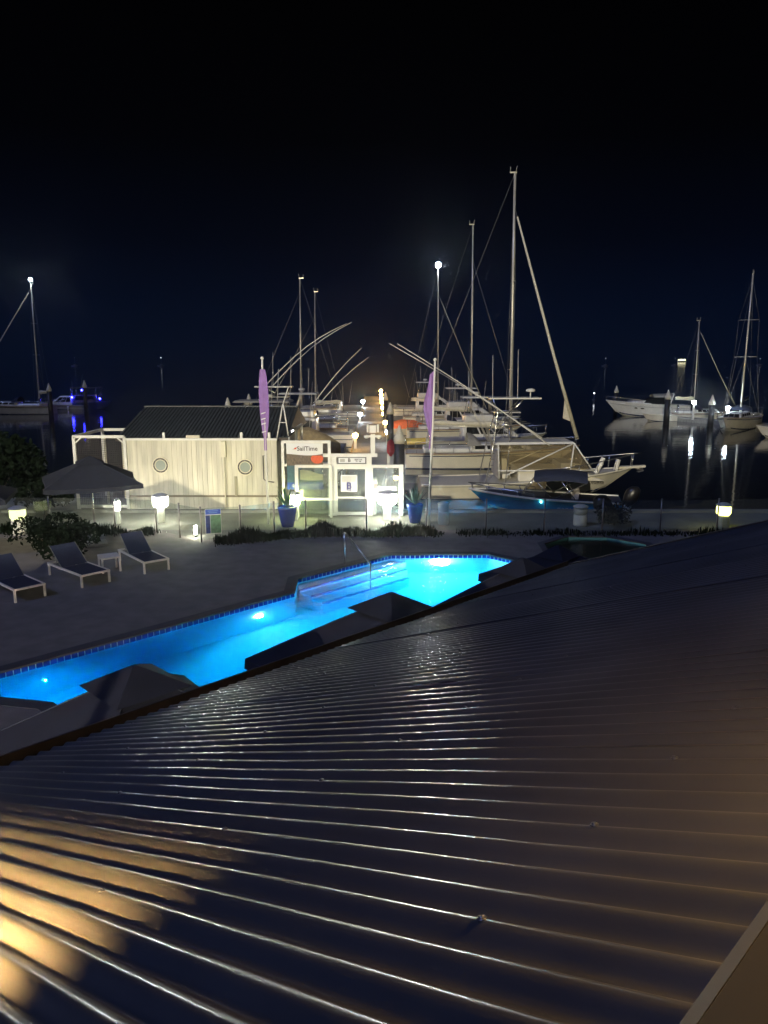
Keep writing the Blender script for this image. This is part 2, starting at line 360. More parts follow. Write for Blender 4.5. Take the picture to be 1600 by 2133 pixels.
dg = (SQ(-1, -1)).normalized()
pool_lamp(pool, SQ(17.9, 15.12, -0.55), dg, 11000, (0.06, 0.95, 1.0), 0.30, lamp_mat('pool_lamp_main', (0.60, 0.9, 1.0), 1500), 0.28)
pool_lamp(pool, SQ(5.6, 15.26, -0.85), e_in, 480, (0.005, 0.6, 1.0), 0.03, lamp_mat('pool_lamp_small', (0.2, 0.9, 1.0), 3), 0.012)

spa, spts = pool_thing(SPA, 'spa_pool', 'small unlit teal spa pool beyond the dark umbrellas', -0.8, mat('spa_plaster', (0.10, 0.36, 0.38), 0.6))
coping(spts, spa, 0.2); water_body(spts, -0.8, water_mat('spa_water', (0.1, 0.8, 0.9), 0.25), 'water', spa)

# pool handrail
t = thing('pool_handrail', 'stainless handrail running down into the pool steps', 'handrail')
a = P(718, 1175); b = P(772, 1215, -0.1)
ztop = D(718, 1110, a.y).z
MB().tube([(a.x, a.y, 0), (a.x, a.y, ztop)], 0.03).build('post', M_STEEL, t)
zt2 = 0.45
MB().tube([(a.x, a.y, ztop), (a.x + 0.08, a.y - 0.2, ztop), (b.x, b.y, zt2), (b.x, b.y, -0.6)], 0.026).build('rail', M_STEEL, t)

# ------------------------------------------------------------------ veranda roof below the window (corrugated), hotel wall
HR = 0.55; MR = 0.3925
def roofp(s, q, dz=0.0):
    v = SQ(s, q, H - HR - MR * q); nrm = Vector((-EY * MR, EX * MR, 1)).normalized(); return v + nrm * dz
roof = thing('veranda_roof', 'dark corrugated metal roof sloping away below the viewpoint', 'roof')
PITCHC = 0.076; COV = PITCHC * 10; A_ = 0.0105
S0, S1, Q0, Q1 = -1.6, 7.32, 0.20, 4.20
ns = int(math.ceil((S1 - S0) / COV))
for k in range(ns):
    s_a = S0 + k * COV; s_b = min(S1, s_a + COV + 0.03); n = max(4, int(round((s_b - s_a) / PITCHC * 14))); mb = MB(); rows = []
    lift = 0.0012 * (k % 2); dip = random.uniform(-0.004, 0.004)
    for j in range(n + 1):
        s = s_a + (s_b - s_a) * j / n
        z = A_ * math.cos(2 * PI * (s - S0) / PITCHC) + lift
        rows.append([roofp(s, Q0 + (Q1 + 0.06 - Q0) * i / 10, z + 0.0015 * math.sin(i * 2.1 + k) + dip * 0.3) for i in range(11)])
    mb.loft(rows, closed=False, caps=False); mb.build('roof_sheet', M_ROOF, roof)
scr = None
for i in range(5):
    q = 0.55 + i * 0.87
    for k in range(int((S1 - S0) / (PITCHC * 4))):
        s = S0 + PITCHC * 4 * k + PITCHC * (1 if i % 2 else 3)
        if scr is None:
            scr = MB().lathe([(0.0075, 0), (0.0075, 0.0015), (0.004, 0.002), (0.004, 0.0045), (0.0025, 0.005)], n=8).build('screw', M_ROOF, roof); o = scr
        else: o = inst(scr, 'screw', roof)
        o.location = roofp(s, q, A_ + 0.001); o.rotation_euler = (Vector((-EY * MR, EX * MR, 1))).to_track_quat('Z', 'Y').to_euler()
dn = Vector((0, 0, -0.012))
for nm, qa, za, qb, zb, mm in (('apron_flashing', Q0 + 0.008, 0.028, Q0 + 0.032, 0.016, M_FLASH), ('window_sill', Q0 - 0.30, 0.075, Q0 + 0.006, 0.029, mat('dark_sill', (0.02, 0.018, 0.016), 0.8))):
    pa = [roofp(S0, qa, za), roofp(S1, qa, za)]; pb = [roofp(S0, qb, zb), roofp(S1, qb, zb)]
    MB().hexa([pa[0] + dn, pa[1] + dn, pb[1] + dn, pb[0] + dn], [pa[0], pa[1], pb[1], pb[0]]).build(nm, mm, roof)
gt = MB(); g0 = [(4.25, -0.04), (4.25, -0.13), (4.37, -0.13), (4.37, -0.01), (4.355, -0.01), (4.355, -0.115), (4.265, -0.115), (4.265, -0.04)]
ze = H - HR - MR * 4.2
gt.loft([[SQ(s, q, ze + z) for q, z in g0] for s in (S0, S1 + 0.05)], smooth=False); gt.build('gutter', M_GUTTER, roof)
bg_ = MB(); bg_.loft([[roofp(S1 - 0.09, q, 0.022), roofp(S1 + 0.03, q, 0.022), roofp(S1 + 0.03, q, -0.14), roofp(S1 + 0.02, q, -0.14), roofp(S1 + 0.02, q, 0.014), roofp(S1 - 0.09, q, 0.014)] for q in (Q0, Q1 + 0.05)], smooth=False)
bg_.build('barge_flashing', M_FLASH, roof)
for s in (-1.2, 1.6, 4.4, 7.1):
    MB().tube([SQ(s, 4.1, 0), SQ(s, 4.1, ze - 0.12)], 0.06, 8).build('veranda_post', M_GUTTER, roof)
MB().loft([[SQ(s, 4.02, ze - 0.16), SQ(s, 4.18, ze - 0.16), SQ(s, 4.18, ze - 0.03), SQ(s, 4.02, ze - 0.03)] for s in (S0, S1)], smooth=False).build('eave_beam', M_GUTTER, roof)

hotel = thing('hotel_building', 'rendered hotel wall rising behind the viewpoint above the veranda', 'building')
hz = 11.8
for sa, sb, zz in ((-40, -8.0, 11.9), (-8.0, 34, 9.6)):
    MB().hexa([SQ(sa, -9, 0), SQ(sb, -9, 0), SQ(sb, -0.16, 0), SQ(sa, -0.16, 0)], [SQ(sa, -9, zz), SQ(sb, -9, zz), SQ(sb, -0.16, zz), SQ(sa, -0.16, zz)]).build('wing', M_HOTEL, hotel)
def fill_lamp(s, z, power, label, col=(1.0, 0.62, 0.26), r=0.05):  # added lamps out of view, made up for the light they give
    t = thing('fill_lamp', label, 'lamp', SQ(s, -0.16, z), 0, 'added unseen fill lamps on the hotel wall')
    MB().box(-0.05, 0.05, -0.05, 0.05, -0.1, 0.1).build('bracket', M_BLACK, t)
    ld = bpy.data.lights.new('fill_lamp_bulb', 'POINT'); ld.energy = power; ld.color = col; ld.shadow_soft_size = r
    lo = bpy.data.objects.new('fill_lamp_bulb', ld); COL.objects.link(lo); lo.parent = t; p = SQ(0, 0.2); lo.location = (p.x, p.y, 0)
lt = thing('strip_fill', 'added warm strip light out of view, standing in for window light on the roof', 'lamp')  # made-up fixture; its beam stands for a warm window's patch on the roof
MB().tube([roofp(-0.22, 1.1, .36), roofp(-0.22, 4.2, .36)], .03, 8).build('housing', M_BLACK, lt)
for q in (1.15, 4.1): MB().tube([roofp(-0.22, q, 0), roofp(-0.22, q, .36)], .015, 6).build('leg', M_BLACK, lt)
ld = bpy.data.lights.new('strip_fill_bulb', 'AREA'); ld.shape = 'RECTANGLE'; ld.size = 3.0; ld.size_y = 0.03; ld.energy = 130; ld.color = (1.0, 0.56, 0.16); ld.spread = R(38)
lo = bpy.data.objects.new('strip_fill_bulb', ld); COL.objects.link(lo); lo.parent = lt; lo.location = roofp(-0.20, 2.7, 0.31)
zax = (roofp(-0.20, 2.7, 0.31) - roofp(0.26, 2.7, 0)).normalized(); xax = (roofp(0, 1, 0) - roofp(0, 0, 0)).normalized(); yax = zax.cross(xax)
lo.rotation_euler = Matrix((xax, yax, zax)).transposed().to_euler()
fill_lamp(-7.0, 2.45, 6500, 'added unseen lamp under the veranda to brighten the pool furniture', (1.0, 0.86, 0.70), .08)  # no such lamp known; added to lift the lounger frames
fill_lamp(1.2, 5.95, 30, 'added dim warm lamp right of the viewpoint, standing in for room light', (1.0, 0.55, 0.14))  # added stand-in for room light on the roof's right side

# flood light mast behind the hotel, aimed over it at the marina
t = thing('floodlight_mast', 'tall floodlight mast behind the hotel shining over the marina', 'floodlight', (-24, -75, 0))
MB().tube([(0, 0, 0), (0, 0, 30)], 0.2, 10, 0.09).build('pole', M_METALP, t)
MB().box(-0.9, 0.9, -0.1, 0.1, 29.9, 30.1).box(-0.8, -0.2, -0.1, 0.15, 30.1, 30.6).box(0.2, 0.8, -0.1, 0.15, 30.1, 30.6).build('lamp_head', M_BLACK, t)
for sx, tgt, pw in ((-0.5, (-4, 40, 4), 108000), (0.5, (20, 70, 4), 320000)):
    ld = bpy.data.lights.new('flood_beam', 'SPOT'); ld.energy = pw; ld.color = (1.0, 0.90, 0.66); ld.spot_size = R(50); ld.spot_blend = 0.7; ld.shadow_soft_size = 0.35
    lo = bpy.data.objects.new('flood_beam', ld); COL.objects.link(lo); lo.parent = t; lo.location = (sx, 0.5, 30.3)
    lo.rotation_euler = (Vector(tgt) - Vector((-24 + sx, -74.5, 30.3))).to_track_quat('-Z', 'Y').to_euler()

# ------------------------------------------------------------------ umbrellas
def umbrella(loc, label, half=1.35, zt=2.75, drop=0.88, rz=ROT, base=0.0, group='dark square garden umbrellas', pole_m=M_METALP):
    t = thing('garden_umbrella', label, 'umbrella', loc, rz, group)
    n = 10; can = MB()
    def surf(u, v, k=1.0):                   # k 0 apex .. 1 hem; panels hang slack between the ribs
        m = min(abs(u), abs(v)) / max(abs(u), abs(v), 1e-6); sl = (1 - m ** 2)
        inw = 1 - 0.045 * sl * k
        return (u * half * k * inw, v * half * k * inw, zt - drop * k ** 1.06 - 0.055 * sl * math.sin(PI * k * 0.62) + 0.004 * math.sin(9 * u + 7 * v) * k)
    loop = [(-1 + 2 * i / n, -1) for i in range(n)] + [(1, -1 + 2 * i / n) for i in range(n)] + [(1 - 2 * i / n, 1) for i in range(n)] + [(-1, 1 - 2 * i / n) for i in range(n)]
    can.loft([[surf(u, v, k) for u, v in loop] for k in (0.01, 0.15, 0.32, 0.5, 0.68, 0.85, 1.0)], caps=False, smooth=False); c = can.build('canopy', M_UMB, t)
    vl = MB(); edge = [surf(u, v) for u, v in loop]
    vl.loft([[(x, y, z - 0.001) for x, y, z in edge], [(x * 1.006, y * 1.006, z - 0.13 - 0.012 * math.sin(k * 1.9)) for k, (x, y, z) in enumerate(edge)]], caps=False, smooth=False)
    vl.build('valance', M_UMB, c)
    for a, b in ((1, 1), (1, -1), (-1, 1), (-1, -1)):
        MB().tube([Vector(surf(a, b, k)) + Vector((0, 0, .004)) for k in (0.05, .35, .7, 1.0)], 0.008, 4).build('seam', mat('seam_tape', (0.03, 0.035, 0.06), 0.8), c)
    cap = MB(); hc = 0.30 * half
    cap.loft([[(-hc, -hc, zt - 0.13), (hc, -hc, zt - 0.13), (hc, hc, zt - 0.13), (-hc, hc, zt - 0.13)], [(-0.03, -0.03, zt + 0.09), (0.03, -0.03, zt + 0.09), (0.03, 0.03, zt + 0.09), (-0.03, 0.03, zt + 0.09)]], smooth=False)
    cap.build('vent_cap', M_UMB, c)
    MB().tube([(0, 0, base), (0, 0, zt + 0.08)], 0.028, 8).build('pole', pole_m, t)
    MB().box(-0.35, 0.35, -0.35, 0.35, 0.0, 0.07).build('base', M_CONC, t)
    for a, b in ((1, 1), (1, -1), (-1, 1), (-1, -1)):
        x, y, z = surf(a, b); MB().tube([(0, 0, zt - 0.05), (x * 0.5, y * 0.5, zt - drop * 0.53 - 0.03), (x, y, z - 0.02)], 0.012, 5).build('rib', M_GUTTER, t)
    return t
p = P(280, 1398, 2.78); umbrella((p.x, p.y, 0), 'dark square umbrella at the left end of the poolside row', 1.4)
p = P(815, 1243, 2.78); umbrella((p.x, p.y, 0), 'dark square umbrella in front of the middle of the pool', 1.45)
p = P(1088, 1170, 2.78); umbrella((p.x, p.y, 0), 'dark square umbrella at the right tip of the pool', 1.2, rz=ROT)
p = P(1162, 1140, 2.35); umbrella((p.x, p.y, 0), 'dark square umbrella between the pool and the small spa', 1.1, 2.3, 0.5)
p = P(200, 1134, 0); umbrella((p.x, p.y, 0), 'navy square umbrella standing among the sun loungers on the left', 1.45, 2.85, 0.72, rz=0.42, pole_m=M_STEEL)
p = P(14, 1150, 0); umbrella((p.x - 1.0, p.y, 0), 'dark umbrella cut by the left edge of the view', 1.2, 2.3, 0.5, rz=0.3)

# ------------------------------------------------------------------ sun loungers and side table
def lounger(foot_a, foot_b, L, label, back=R(38)):
    # foot_a, foot_b: the two foot-end legs
    a = Vector(foot_a); b = Vector(foot_b); wv = b - a; W_ = wv.length
    rz = math.atan2(wv.y, wv.x) - PI / 2         # local y across, local -x towards the head
    t = thing('sun_lounger', label, 'sun lounger', (a.x, a.y, 0), rz, 'sun loungers beside the pool')
    zf = 0.33
    fr = MB()
    for y in (0.0, W_): fr.beam((0.02, y, zf), (-L, y, zf), 0.045, 0.05)
    fr.beam((0, -0.022, zf), (0, W_ + 0.022, zf), 0.045, 0.05); fr.beam((-L, -0.022, zf), (-L, W_ + 0.022, zf), 0.045, 0.05)
    fr.build('frame', M_LOUNGE, t)
    for x in (-0.02, -L + 0.05):
        for y in (0, W_): MB().beam((x, y, 0), (x, y, zf - 0.026), 0.05, 0.05).build('leg', M_LOUNGE, t)
    hx = -L * 0.60
    MB().hexa([(hx, 0.03, zf - 0.005), (-0.03, 0.03, zf - 0.005), (-0.03, W_ - 0.03, zf - 0.005), (hx, W_ - 0.03, zf - 0.005)], [(hx, 0.03, zf + 0.015), (-0.03, 0.03, zf + 0.015), (-0.03, W_ - 0.03, zf + 0.015), (hx, W_ - 0.03, zf + 0.015)]).build('seat_sling', M_SLING, t)
    lb = L * 0.42; bx = hx - lb * math.cos(back); bz = zf + lb * math.sin(back)
    MB().hexa([(hx, 0.03, zf + 0.02), (hx, W_ - 0.03, zf + 0.02), (bx, W_ - 0.03, bz), (bx, 0.03, bz)], [(hx - 0.012, 0.03, zf + 0.035), (hx - 0.012, W_ - 0.03, zf + 0.035), (bx - 0.012, W_ - 0.03, bz + 0.012), (bx - 0.012, 0.03, bz + 0.012)]).build('backrest', M_SLING, t)
    bf = MB()
    for y in (0.02, W_ - 0.02): bf.tube([(hx - 0.01, y, zf + 0.02), (bx - 0.01, y, bz + 0.01)], 0.014, 6)
    bf.build('backrest_frame', M_METALP, t)
    st = MB().tube([(hx - lb * 0.45 * math.cos(back), 0.05, zf + lb * 0.45 * math.sin(back)), (-L * 0.82, 0.05, zf)], 0.012, 5); st.build('backrest_strut', M_METALP, t)
    return t
lounger(P(33, 1256), P(95, 1242), 1.95, 'sun lounger cut by the left edge of the view')
lounger(P(172, 1225), P(229, 1212), 1.95, 'sun lounger with raised back left of the small white table')
lounger(P(302, 1196), P(352, 1187), 1.95, 'sun lounger with raised back right of the small white table')
p = P(224, 1192)
t = thing('side_table', 'small pale square side table between two sun loungers', 'table', (p.x, p.y + 0.2, 0), 0.55)
MB().box(-0.27, 0.27, -0.27, 0.27, 0.40, 0.45).build('table_top', M_LOUNGE, t)
for a in (-1, 1):
    for b in (-1, 1): MB().box(a * 0.24 - 0.025, a * 0.24 + 0.025, b * 0.24 - 0.025, b * 0.24 + 0.025, 0, 0.398).build('leg', M_LOUNGE, t)

# ------------------------------------------------------------------ glass pool fence
fence = thing('glass_fence', 'frameless glass pool fence with steel posts along the promenade', 'fence')
FP = [(-20, 27.3), (-15.5, 27.2), (-12.0, 27.0), (-9.6, 26.8), (-8.05, 26.55), (-7.0, 25.7), (-6.1, 25.0), (-4.85, 25.35), (-3.8, 26.0), (-2.75, 26.4), (-0.62, 26.5), (1.5, 26.5), (3.6, 26.5), (5.65, 26.5), (7.7, 26.5), (9.75, 26.5), (11.8, 26.6), (13.95, 26.8), (16.2, 27.0)]
FH = 1.15
for k, (x, y) in enumerate(FP):
    o = MB().tube([(x, y, 0), (x, y, FH + 0.03)], 0.03, 8).ball((x, y, FH + 0.03), 0.036, 8).build('post', M_METALP, fence)
    if k + 1 < len(FP):
        a = Vector((x, y, 0)); b = Vector((*FP[k + 1], 0)); d = (b - a).normalized()
        MB().beam(a + d * 0.05 + Vector((0, 0, 0.08 + (FH - 0.08) / 2)), b - d * 0.05 + Vector((0, 0, 0.08 + (FH - 0.08) / 2)), 0.012, FH - 0.08).build('glass_panel', M_GLASS, fence)
# pool rules sign on the fence
pa_ = Vector((-6.02, 25.0, 0)); dr = (Vector((-4.85, 25.35, 0)) - pa_).normalized()
t = thing('pool_rules_sign', 'blue and green pool rules sign fixed to the glass fence', 'sign', pa_ + dr * 0.32 + Vector((0.02, -0.03, 0.72)), math.atan2(dr.y, dr.x))
MB().box(-0.26, 0.26, -0.006, 0.006, -0.44, 0.40).build('board', M_PRINTW, t)
MB().box(-0.25, 0.25, -0.012, -0.008, 0.22, 0.39).build('header_print', M_SIGNB, t)
MB().box(-0.25, -0.10, -0.012, -0.008, -0.42, 0.20).build('side_print', mat('sign_navy', (0.01, 0.03, 0.16), 0.5, var=0.5, scale=9), t)
MB().box(-0.09, 0.25, -0.012, -0.008, -0.42, 0.20).build('map_print', M_SIGNG, t)
for zz, ww in ((0.34, 0.34), (0.28, 0.28)): MB().box(-ww / 2, ww / 2, -0.015, -0.0125, zz - 0.012, zz + 0.012).build('lettering_line', mat('pale_blue_ink', (0.12, 0.25, 0.6), 0.5), t)

# low planting on the pool side of the fence
def grass_strip(name, label, cat, path, n, h0, h1, spread=0.35, m=M_LEAF, wdt=0.02):
    mb = MB(); segs = [(Vector((*path[k], 0)), Vector((*path[k + 1], 0))) for k in range(len(path) - 1)]
    Ls = [(b - a).length for a, b in segs]; tot = sum(Ls)
    for i in range(n):
        u = random.uniform(0, tot); k = 0
        while u > Ls[k]: u -= Ls[k]; k += 1
        a, b = segs[k]; p = a + (b - a) * (u / Ls[k]); p += Vector((random.gauss(0, spread * 0.4), random.gauss(0, spread * 0.5), 0))
        h = random.uniform(h0, h1) * (0.7 + 0.3 * math.sin(p.x * 2.3) + 0.2 * math.sin(p.x * 5.1)); an = random.uniform(0, 2 * PI); ln = random.uniform(0.05, 0.5) * h
        d = Vector((math.cos(an), math.sin(an), 0)); sd = Vector((-d.y, d.x, 0)) * wdt * random.uniform(0.6, 1.6)
        m1 = p + d * ln * 0.4 + Vector((0, 0, h * 0.65)); tp = p + d * ln + Vector((0, 0, h))
        mb.poly([p - sd, p + sd, m1 + sd * 0.8, m1 - sd * 0.8]); mb.poly([m1 - sd * 0.8, m1 + sd * 0.8, tp])
    o = mb.build(name, m); tag(o, label, cat); return stuff(o)
grass_strip('planting_strip', 'dark spiky ground cover planted along the foot of the glass fence', 'plants', [(-5.5, 24.85), (-4.8, 25.0), (-3.6, 25.7), (-2.5, 26.05), (1.9, 26.15)], 3800, 0.22, 0.5)
grass_strip('planting_strip', 'sparse ground cover along the fence on the right', 'plants', [(2.6, 26.2), (8.0, 26.15), (16, 26.4)], 1600, 0.10, 0.26)
grass_strip('planting_strip', 'low planting along the fence behind the sun loungers', 'plants', [(-13.5, 26.6), (-9.6, 26.4), (-8.1, 26.2)], 1700, 0.18, 0.42)

def leaf_mass(mb, c, rx, ry, rz_, n, size):
    for i in range(n):
        th = random.uniform(0, 2 * PI); ph = math.acos(random.uniform(-0.6, 1)); r = random.uniform(0.55, 1.0) ** 0.6
        p = Vector((c[0] + rx * r * math.sin(ph) * math.cos(th), c[1] + ry * r * math.sin(ph) * math.sin(th), c[2] + rz_ * r * math.cos(ph)))
        a = Vector((random.gauss(0, 1), random.gauss(0, 1), random.gauss(0, 1))).normalized(); b = a.orthogonal().normalized(); s = size * random.uniform(0.6, 1.4)
        mb.poly([p - a * s, p + b * s * 0.45, p + a * s, p - b * s * 0.45])
def shrub(name, label, cat, loc, rx, rz_, n, size, trunk=0.0, lobes=7):
    t = thing(name, label, cat, loc); mb = MB()
    for k in range(lobes):
        an = 2 * PI * k / lobes + random.uniform(-0.4, 0.4); rr = rx * random.uniform(0.25, 0.65)
        leaf_mass(mb, (rr * math.cos(an), rr * math.sin(an), trunk + rz_ * random.uniform(0.25, 0.75)), rx * 0.5, rx * 0.5, rz_ * 0.42, n // lobes, size)
    mb.build('crown', M_LEAF, t)
    tk = MB().tube([(0, 0, 0), (0.04, 0.02, (trunk + rz_ * 0.3) * 0.5), (0, 0.05, trunk + rz_ * 0.6)], 0.07, 7, 0.03)
    for k in range(5):
        an = k * 1.3; tk.tube([(0, 0, trunk * 0.8 + 0.1), (rx * 0.45 * math.cos(an), rx * 0.45 * math.sin(an), trunk + rz_ * 0.6)], 0.03, 5, 0.012)
    tk.build('trunk', M_BARK, t); return t
shrub('round_shrub', 'dark rounded shrub behind the sun loungers on the left', 'shrub', (P(125, 1158).x, P(125, 1158).y, 0), 1.35, 1.15, 2600, 0.07)
shrub('bushy_tree', 'dark leafy tree at the left edge left of the navy umbrella', 'tree', (-15.0, 29.0, 0), 2.1, 2.4, 4200, 0.12, trunk=0.5, lobes=11)
shrub('bushy_tree', 'smaller leafy tree between the caged hut end and the left edge', 'tree', (-12.9, 28.6, 0), 1.2, 1.5, 2000, 0.10, trunk=0.4)
shrub('round_shrub', 'low shrub by the outboard motors on the right of the promenade', 'shrub', (P(1275, 1092).x, P(1275, 1092).y, 0), 0.8, 0.75, 1200, 0.06)

# ------------------------------------------------------------------ promenade: bollard lights, pots, flagpoles
def bollard(p, label, m, h=0.55, r=0.16, group='bollard lights along the promenade', gr=0.17, lens=0.0):
    t = thing('bollard_light', label, 'bollard light', p, 0, group)
    MB().lathe([(r * 0.9, 0), (r, 0.04), (r, h * 0.55), (r * 0.95, h * 0.6)], n=14).build('post', M_WHITE, t)
    MB().lathe([(gr * 0.8, h * 0.6), (gr, h * 0.68), (gr, h * 0.95), (gr * 0.7, h)], n=14).build('lens', m, t)
    MB().lathe([(gr * 1.12, h), (gr * 1.12, h + 0.03), (gr * 0.5, h + 0.10), (0.01, h + 0.12)], n=14).build('cap', M_WHITE, t)
    if lens:
        zc = h * 0.82; MB().poly([(lens * math.cos(a), -gr - 0.02, zc + lens * math.sin(a)) for a in [2 * PI * k / 16 for k in range(16)]]).build('reflector_lens', L_LENS, t)
        ld = bpy.data.lights.new('reflector_beam', 'SPOT'); ld.energy = 75000 * lens * lens; ld.color = (1.0, 0.98, 0.92); ld.spot_size = R(15); ld.spot_blend = 0.25; ld.shadow_soft_size = lens
        lo = bpy.data.objects.new('reflector_beam', ld); COL.objects.link(lo); lo.parent = t; lo.location = (0, -gr - 0.16, zc)
        lo.rotation_euler = (roofp(3.2, 2.2, 0.1) - Vector((p[0], p[1] - gr - 0.16, zc))).to_track_quat('-Z', 'Y').to_euler()
    return t
bollard((0.12, 28.6, 0), 'brightest bollard light in front of the glass screen right of the gate', lamp_mat('flood_lamp_main', (1.0, 0.98, 0.85), 45), 1.05, 0.16, gr=0.36, lens=0.16)
bollard((P(622, 1070).x, 28.6, 0), 'yellow-green bollard light at the foot of the poster frame', L_GREEN, 1.0, 0.12, gr=0.22, lens=0.08)
bollard((-8.35, 28.2, 0), 'bright white bollard light in front of the boathouse wall', L_FLOOD, 1.0, 0.14, gr=0.29, lens=0.14)
bollard((-9.9, 28.0, 0), 'slim bright bollard light near the corner of the fence', L_FLOOD, 0.85, 0.09, gr=0.11, lens=0.09)
bollard((-12.75, 26.2, 0), 'broad yellow-green glowing planter light at far left', L_DIM, 0.9, 0.24, gr=0.27)
bollard((P(1510, 1104).x, 26.0 + 1.1, 0), 'square yellow glowing light at the right end of the promenade', lamp_mat('yellow_box_lamp', (1.0, 0.92, 0.25), 7), 0.85, 0.22, gr=0.25)
bollard((2.2, 27.9, 0), 'unlit white bollard beside the right flagpole', M_WHITE, 0.75, 0.2, gr=0.2)
bollard((7.2, 27.6, 0), 'unlit grey bollard in front of the outboard motors', mat('dull_white', (0.4, 0.4, 0.36), 0.6), 0.7, 0.25, gr=0.25)

def agave(loc, label, pot_h, pot_r, n=16, L=0.75):
    t = thing('potted_agave', label, 'potted plant', loc)
    MB().lathe([(pot_r * 0.66, 0), (pot_r * 0.8, pot_h * 0.3), (pot_r, pot_h * 0.85), (pot_r * 1.06, pot_h), (pot_r * 0.92, pot_h), (pot_r * 0.9, pot_h * 0.9)], n=18).build('pot', M_POT, t)
    for k in range(n):
        an = k * 2.4; el = R(25 + 55 * (k / n)); l = L * (0.75 + 0.25 * random.random()); d = Vector((math.cos(an) * math.cos(el), math.sin(an) * math.cos(el), math.sin(el))); sd = Vector((-math.sin(an), math.cos(an), 0)) * 0.055
        b0 = Vector((0, 0, pot_h)); mid = b0 + d * l * 0.5; tip = b0 + d * l + Vector((0, 0, 0.05)); up = d.cross(sd).normalized() * 0.015
        MB().loft([[b0 - sd * .7, b0 - up, b0 + sd * .7, b0 + up * .3], [mid - sd, mid - up, mid + sd, mid + up * .3], [tip - sd * .05, tip - up * .05, tip + sd * .05, tip + up * .05]], smooth=False).build('leaf', M_AGAVE, t)
t = thing('path_light', 'short glowing white path light behind the corner of the glass fence', 'path light', (-6.5, 25.85, 0))
MB().lathe([(.05, 0), (.05, .08)], n=8).build('base', M_BLACK, t); MB().lathe([(.05, .08), (.05, .40)], n=8).build('tube', lamp_mat('path_lamp', (1, 1, .75), 120), t); MB().lathe([(.06, .40), (.06, .43)], n=8).build('cap', M_BLACK, t)
agave((P(863, 1080).x, 28.2, 0), 'agave in a cobalt blue pot right of the marina gate', 0.7, 0.3)
agave((P(600, 1095).x, 27.5, 0), 'green agave in a blue pot at the corner of the boathouse', 0.75, 0.34, 18, 0.85)

def flagpole(px, py_base, Y, top, label, flen, lean, side):
    p = D(px, py_base, Y); base = Vector((p.x, Y, 0))
    t = thing('flagpole', label, 'flagpole', base, 0, 'white flagpoles with purple flags')
    MB().tube([(0, 0, 0), (lean, 0, top)], 0.05, 10, 0.035).build('pole', M_WHITE, t)
    MB().lathe([(0.05, 0), (0.07, 0.04), (0.03, 0.1)], (lean, 0, top), 10).build('finial', M_WHITE, t)
    fl = MB(); n = 14; rows = []
    for i in range(n + 1):
        u = i / n; z = top - 0.35 - flen * u; wd = 0.05 + 0.24 * math.sin(PI * min(1, u * 1.15 + 0.06)) ** 0.6 * (1 if side else 0.55)
        wob = 0.04 * math.sin(u * 11)
        x0 = lean * z / top
        if side: rows.append([(x0 - 0.03 - wd * f + wob * f * f, 0.06 * math.sin(f * 9 + u * 7), z - 0.12 * f) for f in (0, .25, .5, .75, 1)])
        else: rows.append([(x0 + (f - 0.45) * wd * 2, -0.06 + 0.05 * math.sin(f * 10 + u * 3), z) for f in (0, .25, .5, .75, 1)])
    fl.loft(rows, closed=False, caps=False); f = fl.build('flag', M_FLAG, t)
    if not side:
        for u, in ((0.55,), (0.62,), (0.68,), (0.78,)):
            z = top - 0.35 - flen * u; MB().poly([(lean * z / top - 0.10, -0.13, z), (lean * z / top + 0.06, -0.13, z + 0.05), (lean * z / top + 0.07, -0.13, z + 0.09), (lean * z / top - 0.09, -0.13, z + 0.05)]).build('print_mark', M_PRINTW, f)
    return t
flagpole(560, 1100, 27.9, 6.0, 'flagpole with a furled purple flag in front of the boathouse', 2.9, -0.06, False)
flagpole(893, 1095, 27.6, 5.95, 'flagpole with a drooping purple flag right of the gate', 2.7, 0.16, True)

# ------------------------------------------------------------------ boathouse
hut = thing('boathouse', 'cream boarded boathouse with two portholes and a dark ribbed roof', 'hut', (0, 0, 0))
hx0, hx1, hy0, hy1, hzt = -10.35, -4.35, 30.8, 37.2, 2.86
MB().box(hx0, hx1, hy0 + 0.06, hy1, -0.03, hzt - 0.05).build('wall_core', M_CREAM, hut)
pw_ = 0.2; npk = int(round((hx1 - hx0) / pw_))
for k in range(npk):
    x0 = hx0 + k * pw_
    MB().box(x0 + 0.004, x0 + pw_ - 0.004, hy0 + random.uniform(0.0, 0.014), hy0 + 0.058, -0.02, hzt - 0.055).build('wall_board', M_CREAM2, hut)
npe = int((hy1 - hy0) / 0.4)
for k in range(npe):
    y0 = hy0 + 0.02 + k * 0.4; MB().box(hx1 + 0.002, hx1 + 0.03, y0 + 0.006, y0 + 0.394, -0.02, hzt - 0.06).build('side_board', M_CREAM2, hut)
MB().box(hx0 - 0.05, hx1 + 0.06, hy0 - 0.04, hy0 + 0.12, hzt - 0.05, hzt + 0.03).build('parapet_cap', M_WHITE, hut)
MB().box(hx0, hx1, hy0 - 0.03, hy0 - 0.002, 0.50, 0.58).build('lower_rail', mat('trim_brown', (0.2, 0.17, 0.11), 0.7), hut)
for px in (340, 502, 560):
    x = D(px, 905, hy0).x; MB().box(x - 0.05, x + 0.05, hy0 + 0.03, hy0 + 0.11, hzt + 0.03, hzt + 0.26).build('parapet_post', M_WHITE, hut)
MB().box(D(400, 905, hy0).x - 0.3, D(400, 905, hy0).x + 0.25, hy0 + 0.2, hy0 + 0.4, hzt + 0.0, hzt + 0.13).build('roof_box', M_CREAM, hut)
